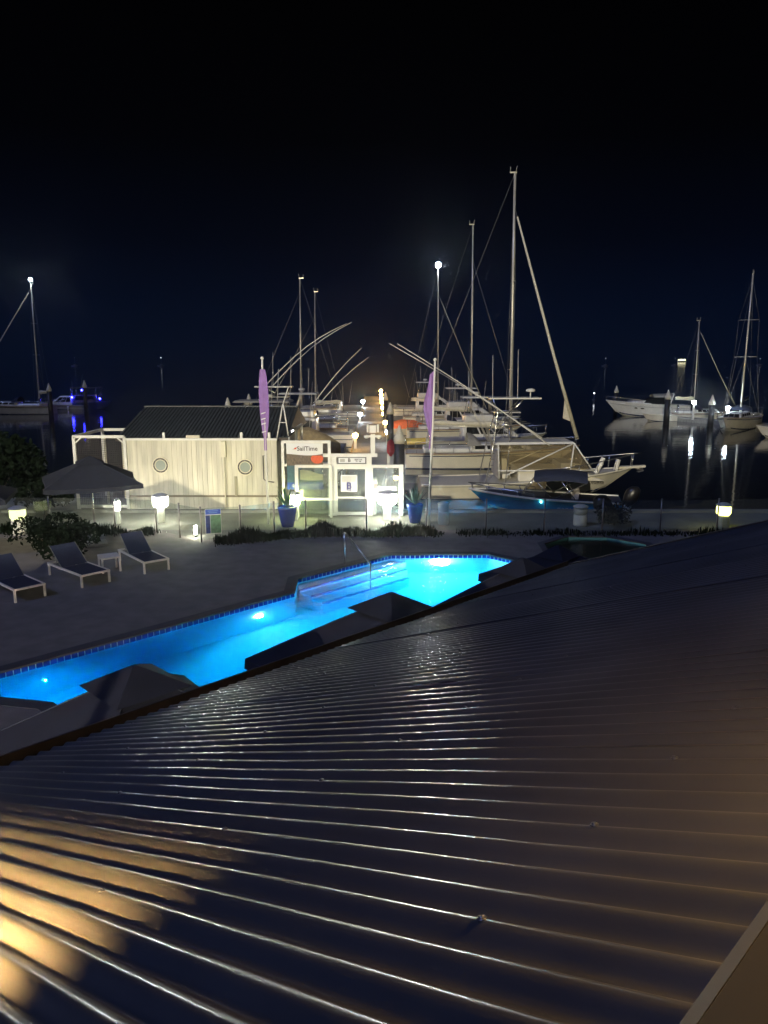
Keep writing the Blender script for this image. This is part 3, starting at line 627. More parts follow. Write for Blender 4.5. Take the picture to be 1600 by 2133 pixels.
# roof: ribbed sheets with a hip at the left end
rx0, rx1, ry0, ryr, rz0, rzr = -10.9, -3.9, hy0 + 0.45, 35.2, 2.87, 3.86
nr = 46
for k in range(nr):
    a = rx0 + (rx1 - rx0) * k / nr; b = rx0 + (rx1 - rx0) * (k + 1) / nr
    def topy(x): return min(1.0, (x - rx0 + 0.3) / 0.35)
    mb = MB(); ta, tb = topy(a), topy(b); wv = (b - a)
    def pt(x, u, dz): return (x, ry0 + (ryr - ry0) * u, rz0 + (rzr - rz0) * u + dz)
    mb.poly([pt(a, 0, 0), pt(a + wv * .62, 0, 0), pt(a + wv * .62, ta, 0), pt(a, ta, 0)])
    mb.hexa([pt(a + wv * .62, 0, 0), pt(b, 0, 0), pt(b, tb, 0), pt(a + wv * .62, ta, 0)], [pt(a + wv * .70, 0, 0.04), pt(b - wv * .08, 0, 0.04), pt(b - wv * .08, tb, 0.04), pt(a + wv * .70, ta, 0.04)])
    mb.build('roof_sheet', M_SLATE, hut)
MB().poly([(rx0, ry0, rz0), (rx0 + 0.05, ryr, rzr), (rx0, 39.0, rz0)]).poly([(rx0 + 0.05, ryr, rzr), (rx1, ryr, rzr), (rx1, 39.0, rz0), (rx0, 39.0, rz0)]).poly([(rx1, ry0, rz0), (rx1, 39.0, rz0), (rx1, ryr, rzr)]).build('rear_roof', M_SLATE, hut)
MB().box(rx0 + 0.0, rx1, ryr - 0.07, ryr + 0.07, rzr + 0.02, rzr + 0.075).build('ridge_cap', M_SLATE, hut)
MB().box(rx0, rx1, ry0 - 0.10, ry0 - 0.005, rz0 - 0.12, rz0 + 0.01).build('roof_gutter', M_GUTTER, hut)
for px, py in ((335, 969), (511, 973)):
    c = D(px, py, hy0)
    def ringy(r, y): return [(c.x + r * math.cos(2 * PI * j / 24), y, c.z + r * math.sin(2 * PI * j / 24)) for j in range(24)]
    w_ = MB().loft([ringy(0.34, hy0 - 0.003), ringy(0.34, hy0 - 0.05), ringy(0.21, hy0 - 0.05), ringy(0.21, hy0 - 0.003)], smooth=False, caps=False).build('porthole', M_CREAM, hut)
    MB().loft([ringy(0.30, hy0 - 0.0505), ringy(0.29, hy0 - 0.062), ringy(0.25, hy0 - 0.062), ringy(0.24, hy0 - 0.0505)], smooth=False, caps=False).build('ring_groove', M_GUTTER, w_)
    MB().poly(ringy(0.212, hy0 - 0.02)).build('pane', mat('porthole_glass', (0.30, 0.34, 0.30), 0.15), w_)
    for k in range(8):
        an = 2 * PI * k / 8; MB().ball((c.x + 0.27 * math.cos(an), hy0 - 0.06, c.z + 0.27 * math.sin(an)), 0.02, 6).build('bolt', M_METALP, w_)
x = D(467, 940, hy0).x
dp = MB().box(x - 0.09, x + 0.09, hy0 - 0.16, hy0 - 0.01, 2.15, 2.78).build('rainwater_head', M_CREAM, hut)
MB().tube([(x, hy0 - 0.08, 0), (x, hy0 - 0.08, 2.15)], 0.032, 8).build('downpipe', M_CREAM, hut)
x = D(492, 1015, hy0).x; MB().box(x - 0.05, x + 0.05, hy0 - 0.06, hy0 - 0.005, 0.55, 1.35).build('service_box', mat('dull_cream', (0.35, 0.33, 0.22), 0.7), hut)
x = D(556, 1000, hy0).x; MB().tube([(x, hy0 - 0.05, 2.2), (x - 0.12, hy0 - 0.05, 2.2), (x - 0.12, hy0 - 0.05, 1.25), (x, hy0 - 0.05, 1.15), (x + 0.3, hy0 - 0.05, 1.12)], 0.02, 6).build('conduit', M_GREYINK, hut)
# caged enclosure at its left end
cage = thing('mesh_enclosure', 'white framed wire mesh enclosure at the left end of the boathouse', 'enclosure')
cx0, cx1 = -12.45, -10.42; cz = 2.96
fr = MB()
for a, b in (((cx0, hy0, 0), (cx0, hy0, cz)), ((cx1, hy0, 0), (cx1, hy0, cz)), ((cx0, hy0, cz), (cx1, hy0, cz)), ((cx0, 34, 0), (cx0, 34, cz)), ((cx0, hy0, cz), (cx0, 34, cz)), ((cx1 - 0.02, 34, 0), (cx1 - 0.02, 34, cz)), ((cx0, 34, cz), (cx1, 34, cz)), ((cx0 + 0.03, hy0, 0.12), (cx1, hy0, 0.12))):
    MB().beam(a, b, 0.11, 0.11, (0, 1, 0)).build('frame_member', M_WHITE, cage)
for xx, yy in ((cx0 + 0.72, 32.2), (cx0 + 1.12, 33.2)): MB().beam((xx, yy, 0), (xx, yy, cz - 0.06), 0.08, 0.08).build('inner_post', M_CREAM, cage)
for a, b in (((cx0 + 0.05, hy0, cz - 0.25), (cx0 + 0.28, hy0, cz - 0.05)), ((cx1 - 0.05, hy0, cz - 0.25), (cx1 - 0.28, hy0, cz - 0.05))): MB().beam(a, b, 0.05, 0.06, (0, 1, 0)).build('corner_brace', M_WHITE, cage)
wm = MB()
k = cx0 + 0.09
while k < cx1 - 0.05: wm.beam((k, hy0, 0.18), (k, hy0, cz - 0.06), 0.012, 0.012); k += 0.075
k = 0.22
while k < cz - 0.08: wm.beam((cx0 + 0.06, hy0, k), (cx1 - 0.06, hy0, k), 0.012, 0.012); k += 0.075
wm.build('wire_mesh', M_GUTTER, cage)['kind'] = 'stuff'

# ------------------------------------------------------------------ marina gate
GY = 29.5
gate = thing('marina_gate', 'white framed marina gate with berth signs and a glazed door', 'gate', (0, GY, 0))
def gx(px): return D(px, 1000, GY).x
def gz(py): return D(700, py, GY).z
def fb(a, b, wd=0.12, dp=0.10, name='frame_member', m=M_WHITE, par=gate):
    return MB().beam(a, b, dp, wd, (1, 0, 0) if abs(a[2] - b[2]) < 0.01 and False else (0, 0, 1)).build(name, m, par)
def vbar(px, z0, z1, wd=0.14, y=0.0, name='frame_post', par=gate): x = gx(px); return MB().box(x - wd / 2, x + wd / 2, y - 0.06, y + 0.06, z0, z1).build(name, M_WHITE, par)
def hbar(pa, pb, py, hg=0.12, y=0.0, name='frame_rail', par=gate): return MB().box(gx(pa), gx(pb), y - 0.055, y + 0.055, gz(py) - hg / 2, gz(py) + hg / 2).build(name, M_WHITE, par)
hbar(671, 786, 948, 0.13, -0.02, 'top_beam')
vbar(696, 0, gz(952), 0.2); vbar(769, 0, gz(952), 0.2)
hbar(700, 765, 970, 0.14)
# sign box over the door
sb = MB().box(gx(703), gx(764), -0.05, 0.05, gz(966.5), gz(951.5)).build('sign_box', mat('sign_frame_grey', (0.10, 0.10, 0.10), 0.5), gate)
MB().box(gx(706), gx(761), -0.058, -0.052, gz(964), gz(953.5)).build('sign_face', M_PRINTW, sb)
text('B', 0.19, M_GREYINK, sb, (gx(728), -0.062, gz(958.5)), bold=0.006)
text('BERTHS', 0.085, M_GREYINK, sb, (gx(747), -0.062, gz(957)), bold=0.002)
text('79 - 88', 0.075, M_GREYINK, sb, (gx(747), -0.062, gz(960.8)), bold=0.002)
MB().box(gx(709), gx(719), -0.0610, -0.0585, gz(962), gz(955.5)).build('faint_panel', M_LGREY, sb)
# door
dr_ = MB()
for a, b, c_, d_ in ((700.5, 703, 1087, 973), (761, 763.5, 1087, 973)): dr_.box(gx(a), gx(b), -0.03, 0.03, 0.02, gz(974))
dr_.box(gx(700.5), gx(763.5), -0.029, 0.031, gz(977), gz(974)).box(gx(700.5), gx(763.5), -0.029, 0.031, 0.02, 0.14).box(gx(703), gx(761), -0.028, 0.028, gz(1038), gz(1034.5))
door = dr_.build('door', M_WHITE, gate)
MB().box(gx(703.2), gx(760.8), -0.008, 0.008, 0.15, gz(977.3)).build('pane', M_GATEG, door)
MB().box(gx(757), gx(759.5), -0.07, -0.032, gz(1036), gz(1024)).build('handle', M_BLACK, door)
ds = MB().box(gx(710), gx(744), -0.045, -0.035, gz(1024), gz(989)).build('door_sign', M_PRINTW, gate)
MB().box(gx(712.5), gx(741.5), -0.0485, -0.046, gz(1003.5), gz(991)).build('faint_panel', mat('faint_grey', (0.55, 0.54, 0.5), 0.6), ds)
text('B', 0.36, M_INK, ds, (gx(727), -0.05, gz(1012)), bold=0.014)
text('79-88', 0.085, M_INK, ds, (gx(727), -0.05, gz(1020.6)), bold=0.003)
# right glass screen
for px in (774, 835.5): vbar(px, 0, gz(968), 0.11 if px < 800 else 0.17, -0.03, 'screen_post')
hbar(771, 838, 971, 0.12, -0.03, 'screen_rail')
MB().box(gx(775), gx(834), -0.04, -0.028, 0.08, gz(973)).build('screen_glass', M_GATEG, gate)
it = thing('intercom_post', 'white intercom post with red band behind the glass screen', 'intercom', (gx(777.5), GY + 0.28, 0))
MB().box(-0.12, 0.12, -0.1, 0.1, 0, gz(1020)).build('post', M_WHITE, it); MB().box(-0.15, 0.15, -0.13, 0.13, gz(1009), gz(998)).build('head', M_WHITE, it)
MB().box(-0.13, 0.13, -0.11, 0.11, gz(1020) + 0.003, gz(1009.3)).build('red_band', M_RED, it)
# camera mast on the beam
cm = thing('camera_mast', 'white camera mast with two floodlights standing on the gate beam', 'camera mast', (gx(777), GY - 0.02, gz(944.4)))
hh = gz(885) - gz(944.4)
MB().box(-0.085, 0.085, -0.05, 0.05, 0, hh - 0.35).build('post', M_WHITE, cm)
MB().box(-0.2, 0.2, -0.06, 0.06, hh - 0.47, hh - 0.40).build('crossbar', M_WHITE, cm)
for sx in (-1, 1):
    MB().lathe([(0.05, 0), (0.11, 0.05), (0.11, 0.12), (0.03, 0.14)], (sx * 0.24, 0, hh - 0.52), 10).build('flood_head', M_WHITE, cm)
    MB().box(sx * 0.2 - 0.035, sx * 0.2 + 0.035, -0.06, 0.06, hh - 0.28, hh + 0.02).build('camera_head', M_WHITE, cm)
MB().box(-0.13, 0.13, -0.04, 0.04, hh - 0.30, hh - 0.02).build('camera_mount', M_WHITE, cm)
# poster frame
pf = thing('poster_frame', 'white mesh poster frame with a sailing advert left of the gate', 'billboard', (0, GY - 0.05, 0))
for px in (591, 687): vbar(px, 0, gz(918), 0.11, 0, 'frame_post', pf)
hbar(589, 689.5, 920, 0.11, 0, 'frame_rail', pf); hbar(589, 689.5, 968, 0.10, 0.0, 'frame_rail', pf); hbar(589, 689.5, 1083, 0.10, 0.0, 'frame_rail', pf)
wm = MB(); k = gx(593)
while k < gx(685): wm.box(k, k + 0.008, 0.01, 0.018, 0.1, gz(921)); k += 0.055
k = 0.12
while k < gz(922): wm.box(gx(592), gx(686), 0.02, 0.028, k, k + 0.008); k += 0.055
wm.build('wire_mesh', mat('mesh_grey', (0.12, 0.12, 0.12), 0.6), pf)['kind'] = 'stuff'
bn = MB(); 
cv = lambda u: gz(944.5 + 3.5 * math.sin(PI * u) * (0.4 + u))
N_ = 10
for i in range(N_):
    u, v_ = i / N_, (i + 1) / N_; xa, xb = gx(599 + 75 * u), gx(599 + 75 * v_)
    bn.hexa([(xa, -0.075, cv(u)), (xb, -0.075, cv(v_)), (xb, -0.068, cv(v_)), (xa, -0.068, cv(u))], [(xa, -0.075, gz(923)), (xb, -0.075, gz(923)), (xb, -0.068, gz(923)), (xa, -0.068, gz(923))])
bnr = bn.build('banner', M_PRINTW, pf)
text('SailTime', 0.235, M_GREYINK, bnr, (gx(642), -0.079, gz(934)), bold=0.004)
MB().poly([(gx(611), -0.079, gz(936)), (gx(620), -0.079, gz(934.5)), (gx(617), -0.079, gz(932.5))]).build('logo_hull', M_LGREY, bnr)
MB().poly([(gx(614), -0.0795, gz(935.2)), (gx(619.5), -0.0795, gz(935)), (gx(620.5), -0.0795, gz(930.8)), (gx(616), -0.0795, gz(932.2))]).build('logo_sail', M_RUST, bnr)
po = MB().box(gx(599), gx(674), -0.066, -0.06, gz(1019), gz(944)).build('poster', M_PBROWN, pf)
MB().box(gx(599), gx(674), -0.0685, -0.0665, gz(1004), gz(969)).build('sea_print', M_PSEA, po)
MB().poly([(gx(626), -0.0705, gz(998)), (gx(650), -0.0705, gz(1000)), (gx(673.5), -0.0705, gz(999)), (gx(673.5), -0.0705, gz(987)), (gx(660), -0.0705, gz(985)), (gx(654), -0.0705, gz(982)), (gx(640), -0.0705, gz(978)), (gx(626), -0.0705, gz(978))]).build('yacht_print', M_PHULL, po)
MB().poly([(gx(626), -0.0715, gz(977.5)), (gx(650), -0.0715, gz(980)), (gx(656), -0.0715, gz(984)), (gx(653), -0.0715, gz(974)), (gx(640), -0.0715, gz(972)), (gx(626), -0.0715, gz(972))]).build('window_print', M_DGLASS, po)
MB().box(gx(599), gx(674), -0.0700, -0.0688, gz(1018.5), gz(1004)).build('blue_print', M_PBLUE, po)
text('0', 0.17, M_PRINTW, po, (gx(612), -0.073, gz(1011)))
text('922 7445', 0.17, M_PRINTW, po, (gx(647), -0.073, gz(1011)))
bd = MB().poly([(gx(662) + 0.24 * math.cos(t_) * (1 if math.sin(t_) < 0.3 else 1), -0.0745, gz(954.5) + 0.19 * max(-1, min(0.62, math.sin(t_)))) for t_ in [2 * PI * j / 24 for j in range(24)]]).build('orange_badge', M_RUST, po)
# swing glass panel in front of the poster
gp = thing('glass_screen', 'pale framed glass screen standing in front of the sailing poster', 'screen', (0, GY - 0.35, 0))
vbar(620.5, 0, gz(966), 0.13, 0, 'screen_post', gp); vbar(690.5, 0, gz(966), 0.10, 0, 'screen_post', gp); hbar(618, 692, 968.5, 0.11, 0, 'screen_rail', gp); hbar(618, 692, 1036, 0.09, 0, 'screen_rail', gp)
MB().box(gx(622), gx(689), -0.008, 0.008, 0.1, gz(970)).build('pane', M_GATEG, gp)
# awning frame behind the boathouse corner
aw = thing('awning_frame', 'white sloping awning frame behind the top of the poster', 'awning')
a, b = D(578, 917, 31.5), D(629, 884, 34.0)
MB().beam(a, b, 0.10, 0.10).build('rafter', M_WHITE, aw)
for px, py in ((600, 903), (616, 893), (628, 885)):
    q = a + (b - a) * ((px - 578) / 51); MB().box(q.x - 0.05, q.x + 0.05, q.y - 0.05, q.y + 0.05, -0.03, q.z - 0.05).build('awning_post', M_WHITE, aw)
q = D(600, 902, 32.6); MB().beam((q.x - 0.2, q.y - 0.12, q.z - 0.16), (q.x + 0.25, q.y - 0.12, q.z + 0.13), 0.07, 0.06).build('tube_light', lamp_mat('tube_lamp', (1, 0.95, 0.9), 8), aw)
# life ring stand
lr = thing('fire_point', 'red hose bag hanging on a grey fire point cabinet beside the gangway', 'fire point', (D(813, 960, 33.0).x, 33.0, 0))
MB().box(-0.14, 0.14, -0.1, 0.1, -0.6, D(813, 946, 33).z).build('cabinet', mat('cabinet_grey', (0.45, 0.44, 0.42), 0.6), lr)
MB().loft([[(0.02 + 0.17 * r_ * math.cos(2 * PI * j / 12), -0.05 + 0.12 * r_ * math.sin(2 * PI * j / 12), z_) for j in range(12)] for r_, z_ in ((0.5, D(813, 950, 33).z), (1, D(813, 940, 33).z), (0.95, D(813, 928, 33).z), (0.8, D(813, 920, 33).z), (0.3, D(813, 915, 33).z))]).build('hose_bag', M_RED, lr)

# ------------------------------------------------------------------ gangway, pontoon, piles, dock lights
gw = thing('gangway', 'sloping gangway from the gate down to the pontoon', 'gangway')
g0, g1 = Vector((-1.3, 30.25, -0.05)), Vector((-0.95, 45.5, WL + 0.55))
MB().beam(g0, g1, 2.4, 0.12).build('ramp', M_PONT, gw)
for sx in (-1.2, 1.2):
    off = Vector((sx, 0, 0)); rl = MB(); rl.tube([g0 + off + Vector((0, 0, 1.0)), g1 + off + Vector((0, 0, 1.0))], 0.03).tube([g0 + off + Vector((0, 0, .55)), g1 + off + Vector((0, 0, .55))], 0.02)
    for k in range(9): q = g0 + (g1 - g0) * (k / 8) + off; rl.tube([q, q + Vector((0, 0, 1.0))], 0.025)
    rl.build('handrail', M_STEEL, gw)
pont = thing('pontoon', 'long grey pontoon walkway running out between the moored boats', 'pontoon')
def pcx(y): return -0.9 - 1.1 * (y - 45) / 90
yy = 44.0
while yy < 150:
    y2 = yy + 8.0; c0, c1 = pcx(yy + 0.06), pcx(y2 - 0.06); hw = 1.5; zt_ = WL + 0.5
    MB().hexa([(c0 - hw, yy + .06, WL - .3), (c0 + hw, yy + .06, WL - .3), (c1 + hw, y2 - .06, WL - .3), (c1 - hw, y2 - .06, WL - .3)], [(c0 - hw, yy + .06, zt_), (c0 + hw, yy + .06, zt_), (c1 + hw, y2 - .06, zt_), (c1 - hw, y2 - .06, zt_)]).build('pontoon_section', M_PONT, pont)
    fb_ = MB()
    for sx in (-1, 1): fb_.hexa([(c0 + sx * hw - .06, yy + .06, zt_ + .003), (c0 + sx * hw + .06, yy + .06, zt_ + .003), (c1 + sx * hw + .06, y2 - .06, zt_ + .003), (c1 + sx * hw - .06, y2 - .06, zt_ + .003)], [(c0 + sx * hw - .06, yy + .06, zt_ + .09), (c0 + sx * hw + .06, yy + .06, zt_ + .09), (c1 + sx * hw + .06, y2 - .06, zt_ + .09), (c1 + sx * hw - .06, y2 - .06, zt_ + .09)])
    fb_.build('timber_edge', M_TEAK, pont)
    yy = y2
for k, y in enumerate((48.5, 61, 72, 86, 99, 112, 126)):
    for sx in (-1, 1): MB().box(min(sx * 1.55, sx * 10) + pcx(y), max(sx * 1.55, sx * 10) + pcx(y), y - 0.45, y + 0.45, WL - 0.25, WL + 0.42).build('finger', M_PONT, pont)

def pile(x, y, ztop, label, r=0.28, capm=M_CAP):
    t = thing('mooring_pile', label, 'pile', (x, y, 0), 0, 'black mooring piles with conical caps')
    ch = 0.95 * (r / 0.28)
    MB().lathe([(r, WL - 0.6), (r, ztop - ch)], n=16).build('shaft', M_PILE, t)
    MB().lathe([(r * 1.07, ztop - ch - 0.02), (r * 1.07, ztop - ch * 0.72), (r * 0.85, ztop - ch * 0.62), (0.04, ztop)], n=16).build('cone_cap', capm, t)
for (px, py, Y, lab, r) in [(832, 886, 44, 'nearest black pile with cream cone cap beside the gangway', 0.30), (813, 838, 62, 'second black pile along the right side of the pontoon', 0.27), (803, 816, 80, 'third black pile along the right side of the pontoon', 0.25),
        (474, 828, 58, 'pale cone-capped pile showing above the boathouse roof', 0.32), (518, 820, 76, 'farther cone-capped pile left of the furled purple flag', 0.32), (1285, 803, 112, 'slim pile behind the bow of the white cruiser', 0.3), (1393, 811, 92, 'pile at the stern of the white cruiser', 0.34), (1485, 822, 90, 'pile left of the grey sailboat on the far right', 0.34),
        (101, 798, 104, 'pile with pale cap beside the far left sailboat', 0.32), (175, 792, 116, 'pile with pale cap at the blue lit boat', 0.32)]:
    p = D(px, py, Y); pile(p.x, p.y, p.z, lab, r)

def dock_light(px, py, Y, m, label, h=0.95, r=0.12):
    x = D(px, py, Y).x; z = D(px, py, Y).z
    t = thing('dock_pedestal_light', label, 'dock light', (x, Y, WL + 0.5), 0, 'lit service pedestals along the pontoon')
    hz_ = z - WL - 0.5
    MB().box(-0.11, 0.11, -0.09, 0.09, 0, hz_ - 0.1).build('pedestal', M_WHITE, t)
    MB().ball((0, 0, hz_), r, 10).build('lamp', m, t)
    MB().lathe([(r * 0.9, hz_ + r * 0.8), (0.02, hz_ + r * 1.3)], n=10).build('cap', M_WHITE, t)
RR = [(808, 900, 66, L_COOL), (803, 880, 77, L_WARMD), (800, 862, 90, L_WARMD), (797.5, 849, 102, L_WARMD), (796, 838, 116, L_WARMD), (795, 830, 130, L_WARMD), (794, 822, 142, L_WARMD), (793.5, 814, 148, L_WARMD)]
ordn = ['nearest, cool white', 'second, amber', 'third, amber', 'fourth, amber', 'fifth, amber', 'sixth, amber', 'seventh, amber', 'farthest and highest, amber']
for (px, py, Y, m), o_ in zip(RR, ordn): dock_light(px, py, Y, m, f'{o_} light in the right-hand row along the pontoon', r=0.14 + Y * 0.0012)
for (px, py, Y, m), o_ in zip([(740, 907, 63, L_WARMD), (750, 863, 90, L_COOL), (756, 836, 118, L_COOL)], ['nearest, amber', 'middle, cool white', 'farthest, cool white']):
    dock_light(px, py, Y, m, f'{o_} light on the left side of the pontoon', r=0.15 + Y * 0.0012)
dock_light(825, 995, 42.5, L_WARM, 'amber pontoon light seen through the right glass screen of the gate', r=0.13)

# ------------------------------------------------------------------ boats
class Hull:
    def __init__(s, L, B, fbb, fbs, draft=0.55, rake=None, transom=0.86, fine=1.7, flare=0.72, n=18):
        s.L, s.B, s.fbb, s.fbs, s.draft, s.rake, s.tr, s.fine, s.flare, s.n = L, B, fbb, fbs, draft, (0.13 * L if rake is None else rake), transom, fine, flare, n
    def half(s, t):
        if t < 0.42: return s.B / 2 * (s.tr + (1 - s.tr) * math.sin(t / 0.42 * PI / 2))
        return max(0.03, s.B / 2 * (1 - ((t - 0.42) / 0.58) ** s.fine * 0.985))
    def sheer(s, t): return s.fbs + (s.fbb - s.fbs) * t ** 1.9
    def pt(s, t, h, sd):                     # h 0 chine .. 1 sheer
        b = s.half(t); zs = s.sheer(t); fl = s.flare + (1 - s.flare) * (1 - t) ** 2 * 0.75
        zc = -0.06 + 0.30 * s.fbb * t ** 4
        z = zc + (zs - zc) * h; y = b * (fl + (1 - fl) * h ** 1.25)
        x = -s.L / 2 + s.L * t - s.rake * t ** 3 * (1 - h)
        return Vector((x, sd * y, z))
    def keel(s, t):
        zc = -0.06 + 0.30 * s.fbb * t ** 4
        return Vector((-s.L / 2 + s.L * t - s.rake * t ** 3 * 1.25, 0, min(zc - 0.02, -s.draft * (1 - t ** 5) + zc * t ** 5)))
    def mesh(s):
        mb = MB(); hs = (1, 0.75, 0.5, 0.25, 0.0); rings = []
        for i in range(s.n + 1):
            t = i / s.n; rings.append([s.pt(t, h, 1) for h in hs] + [s.keel(t)] + [s.pt(t, h, -1) for h in hs[::-1]])
        mb.loft(rings, closed=False, caps=False); mb.poly(rings[0]); return mb
    def deck(s, inset=0.0, drop=0.05, t0=0.0, t1=0.985):
        mb = MB(); rows = []
        for i in range(s.n + 1):
            t = t0 + (t1 - t0) * i / s.n; a = s.pt(t, 1, 1); b = s.pt(t, 1, -1); k = max(0, 1 - inset / max(0.05, s.half(t)))
            rows.append([Vector((a.x, a.y * k, a.z - drop)), Vector((a.x, 0, a.z - drop + 0.05 * s.half(t))), Vector((b.x, b.y * k, b.z - drop))])
        mb.loft(rows, closed=False, caps=False, smooth=True); return mb
    def rub(s, r=0.045, h=0.97, t1=1.0):
        mb = MB()
        for sd in (1, -1): mb.tube([s.pt(t1 * i / s.n, h, sd) + Vector((0, sd * 0.012, 0)) for i in range(s.n + 1)], r, 6)
        return mb
    def strip(s, h0, h1, t0, t1, off=0.012):
        mb = MB()
        for sd in (1, -1):
            rows = [[s.pt(t0 + (t1 - t0) * i / 14, h, sd) + Vector((0.0, sd * off, 0)) for h in (h0, h1)] for i in range(15)]
            mb.loft(rows, closed=False, caps=False)
        return mb
    def base(s, root, mh, md=M_DECKN, rubm=None, stripe=None):
        h = s.mesh().build('hull', mh, root); s.deck().build('deck', md, root); s.rub().build('rub_rail', rubm or mh, root)
        if stripe: s.strip(stripe[0], stripe[1], 0.02, 0.97).build('hull_stripe', stripe[2], h)
        s.strip(0.0, 0.10, 0.0, 0.93, 0.008).build('boot_stripe', M_NAVYHULL, h)
        return h
    def rail(s, root, t0, t1, hgt=0.6, n=6, name='bow_rail', r=0.022, pulpit=0.0):
        mb = MB(); pts = []
        for sd in (1, -1):
            row = []
            for i in range(n + 1):
                t = t0 + (t1 - t0) * i / n; p = s.pt(t, 1, sd); p = Vector((p.x, p.y * 0.95, p.z)); q = p + Vector((0.06, 0, hgt * (0.75 + 0.25 * i / n)))
                mb.tube([p, q], r * 0.85, 5); row.append(q)
            pts.append(row)
        tip = [Vector((s.L / 2 + pulpit, 0, s.sheer(1) + hgt * 1.02))]
        mb.tube(pts[0] + tip + pts[1][::-1], r, 6)
        return mb.build(name, M_STEEL, root)

def cabin_block(root, x0, x1, wb, z0, z1, rf=0.5, ra=0.1, tw=0.82, m=M_GELW, name='cabin', win=True, x0t=None, nwin=3, wm=M_DGLASS, sub=None):
    """raked block; rf = rake of the front face, ra = rake of the aft face"""
    b = [(x0, -wb / 2, z0), (x1, -wb / 2 * 0.86, z0), (x1, wb / 2 * 0.86, z0), (x0, wb / 2, z0)]
    t = [(x0 + ra, -wb / 2 * tw, z1), (x1 - rf, -wb / 2 * tw * 0.86, z1), (x1 - rf, wb / 2 * tw * 0.86, z1), (x0 + ra, wb / 2 * tw, z1)]
    c = MB().hexa(b, t).build(name, m, root)
    bev = c.modifiers.new('bevel', 'BEVEL'); bev.width = min(0.12, (z1 - z0) * 0.25); bev.segments = 2
    if win:
        B = [Vector(p) for p in b]; T = [Vector(p) for p in t]
        def sidep(i, j, u, v): lo = B[i].lerp(B[j], u); hi = T[i].lerp(T[j], u); return lo.lerp(hi, v)
        for sd, (i, j) in ((-1, (0, 1)), (1, (3, 2))):
            for k in range(nwin):
                u0 = 0.08 + 0.80 * k / nwin; u1 = u0 + 0.80 / nwin - 0.03
                q = [sidep(i, j, u0, .35), sidep(i, j, u1, .35), sidep(i, j, u1 - 0.01, .85), sidep(i, j, u0, .85)]
                o = Vector((0, sd * 0.012, 0)); MB().poly([p + o for p in q]).build('window', wm, c)
        for k in range(3):
            u0 = 0.07 + 0.29 * k; u1 = u0 + 0.27
            q = [sidep(1, 2, u0, .30), sidep(1, 2, u1, .30), sidep(1, 2, u1, .9), sidep(1, 2, u0, .9)]
            MB().poly([p + Vector((0.014, 0, 0.008)) for p in q]).build('windscreen', wm, c)
    return c

def boat(name, label, cat, x, y, rz, group='boats moored along the pontoon'):
    return thing(name, label, cat, (x, y, WL), rz, group)

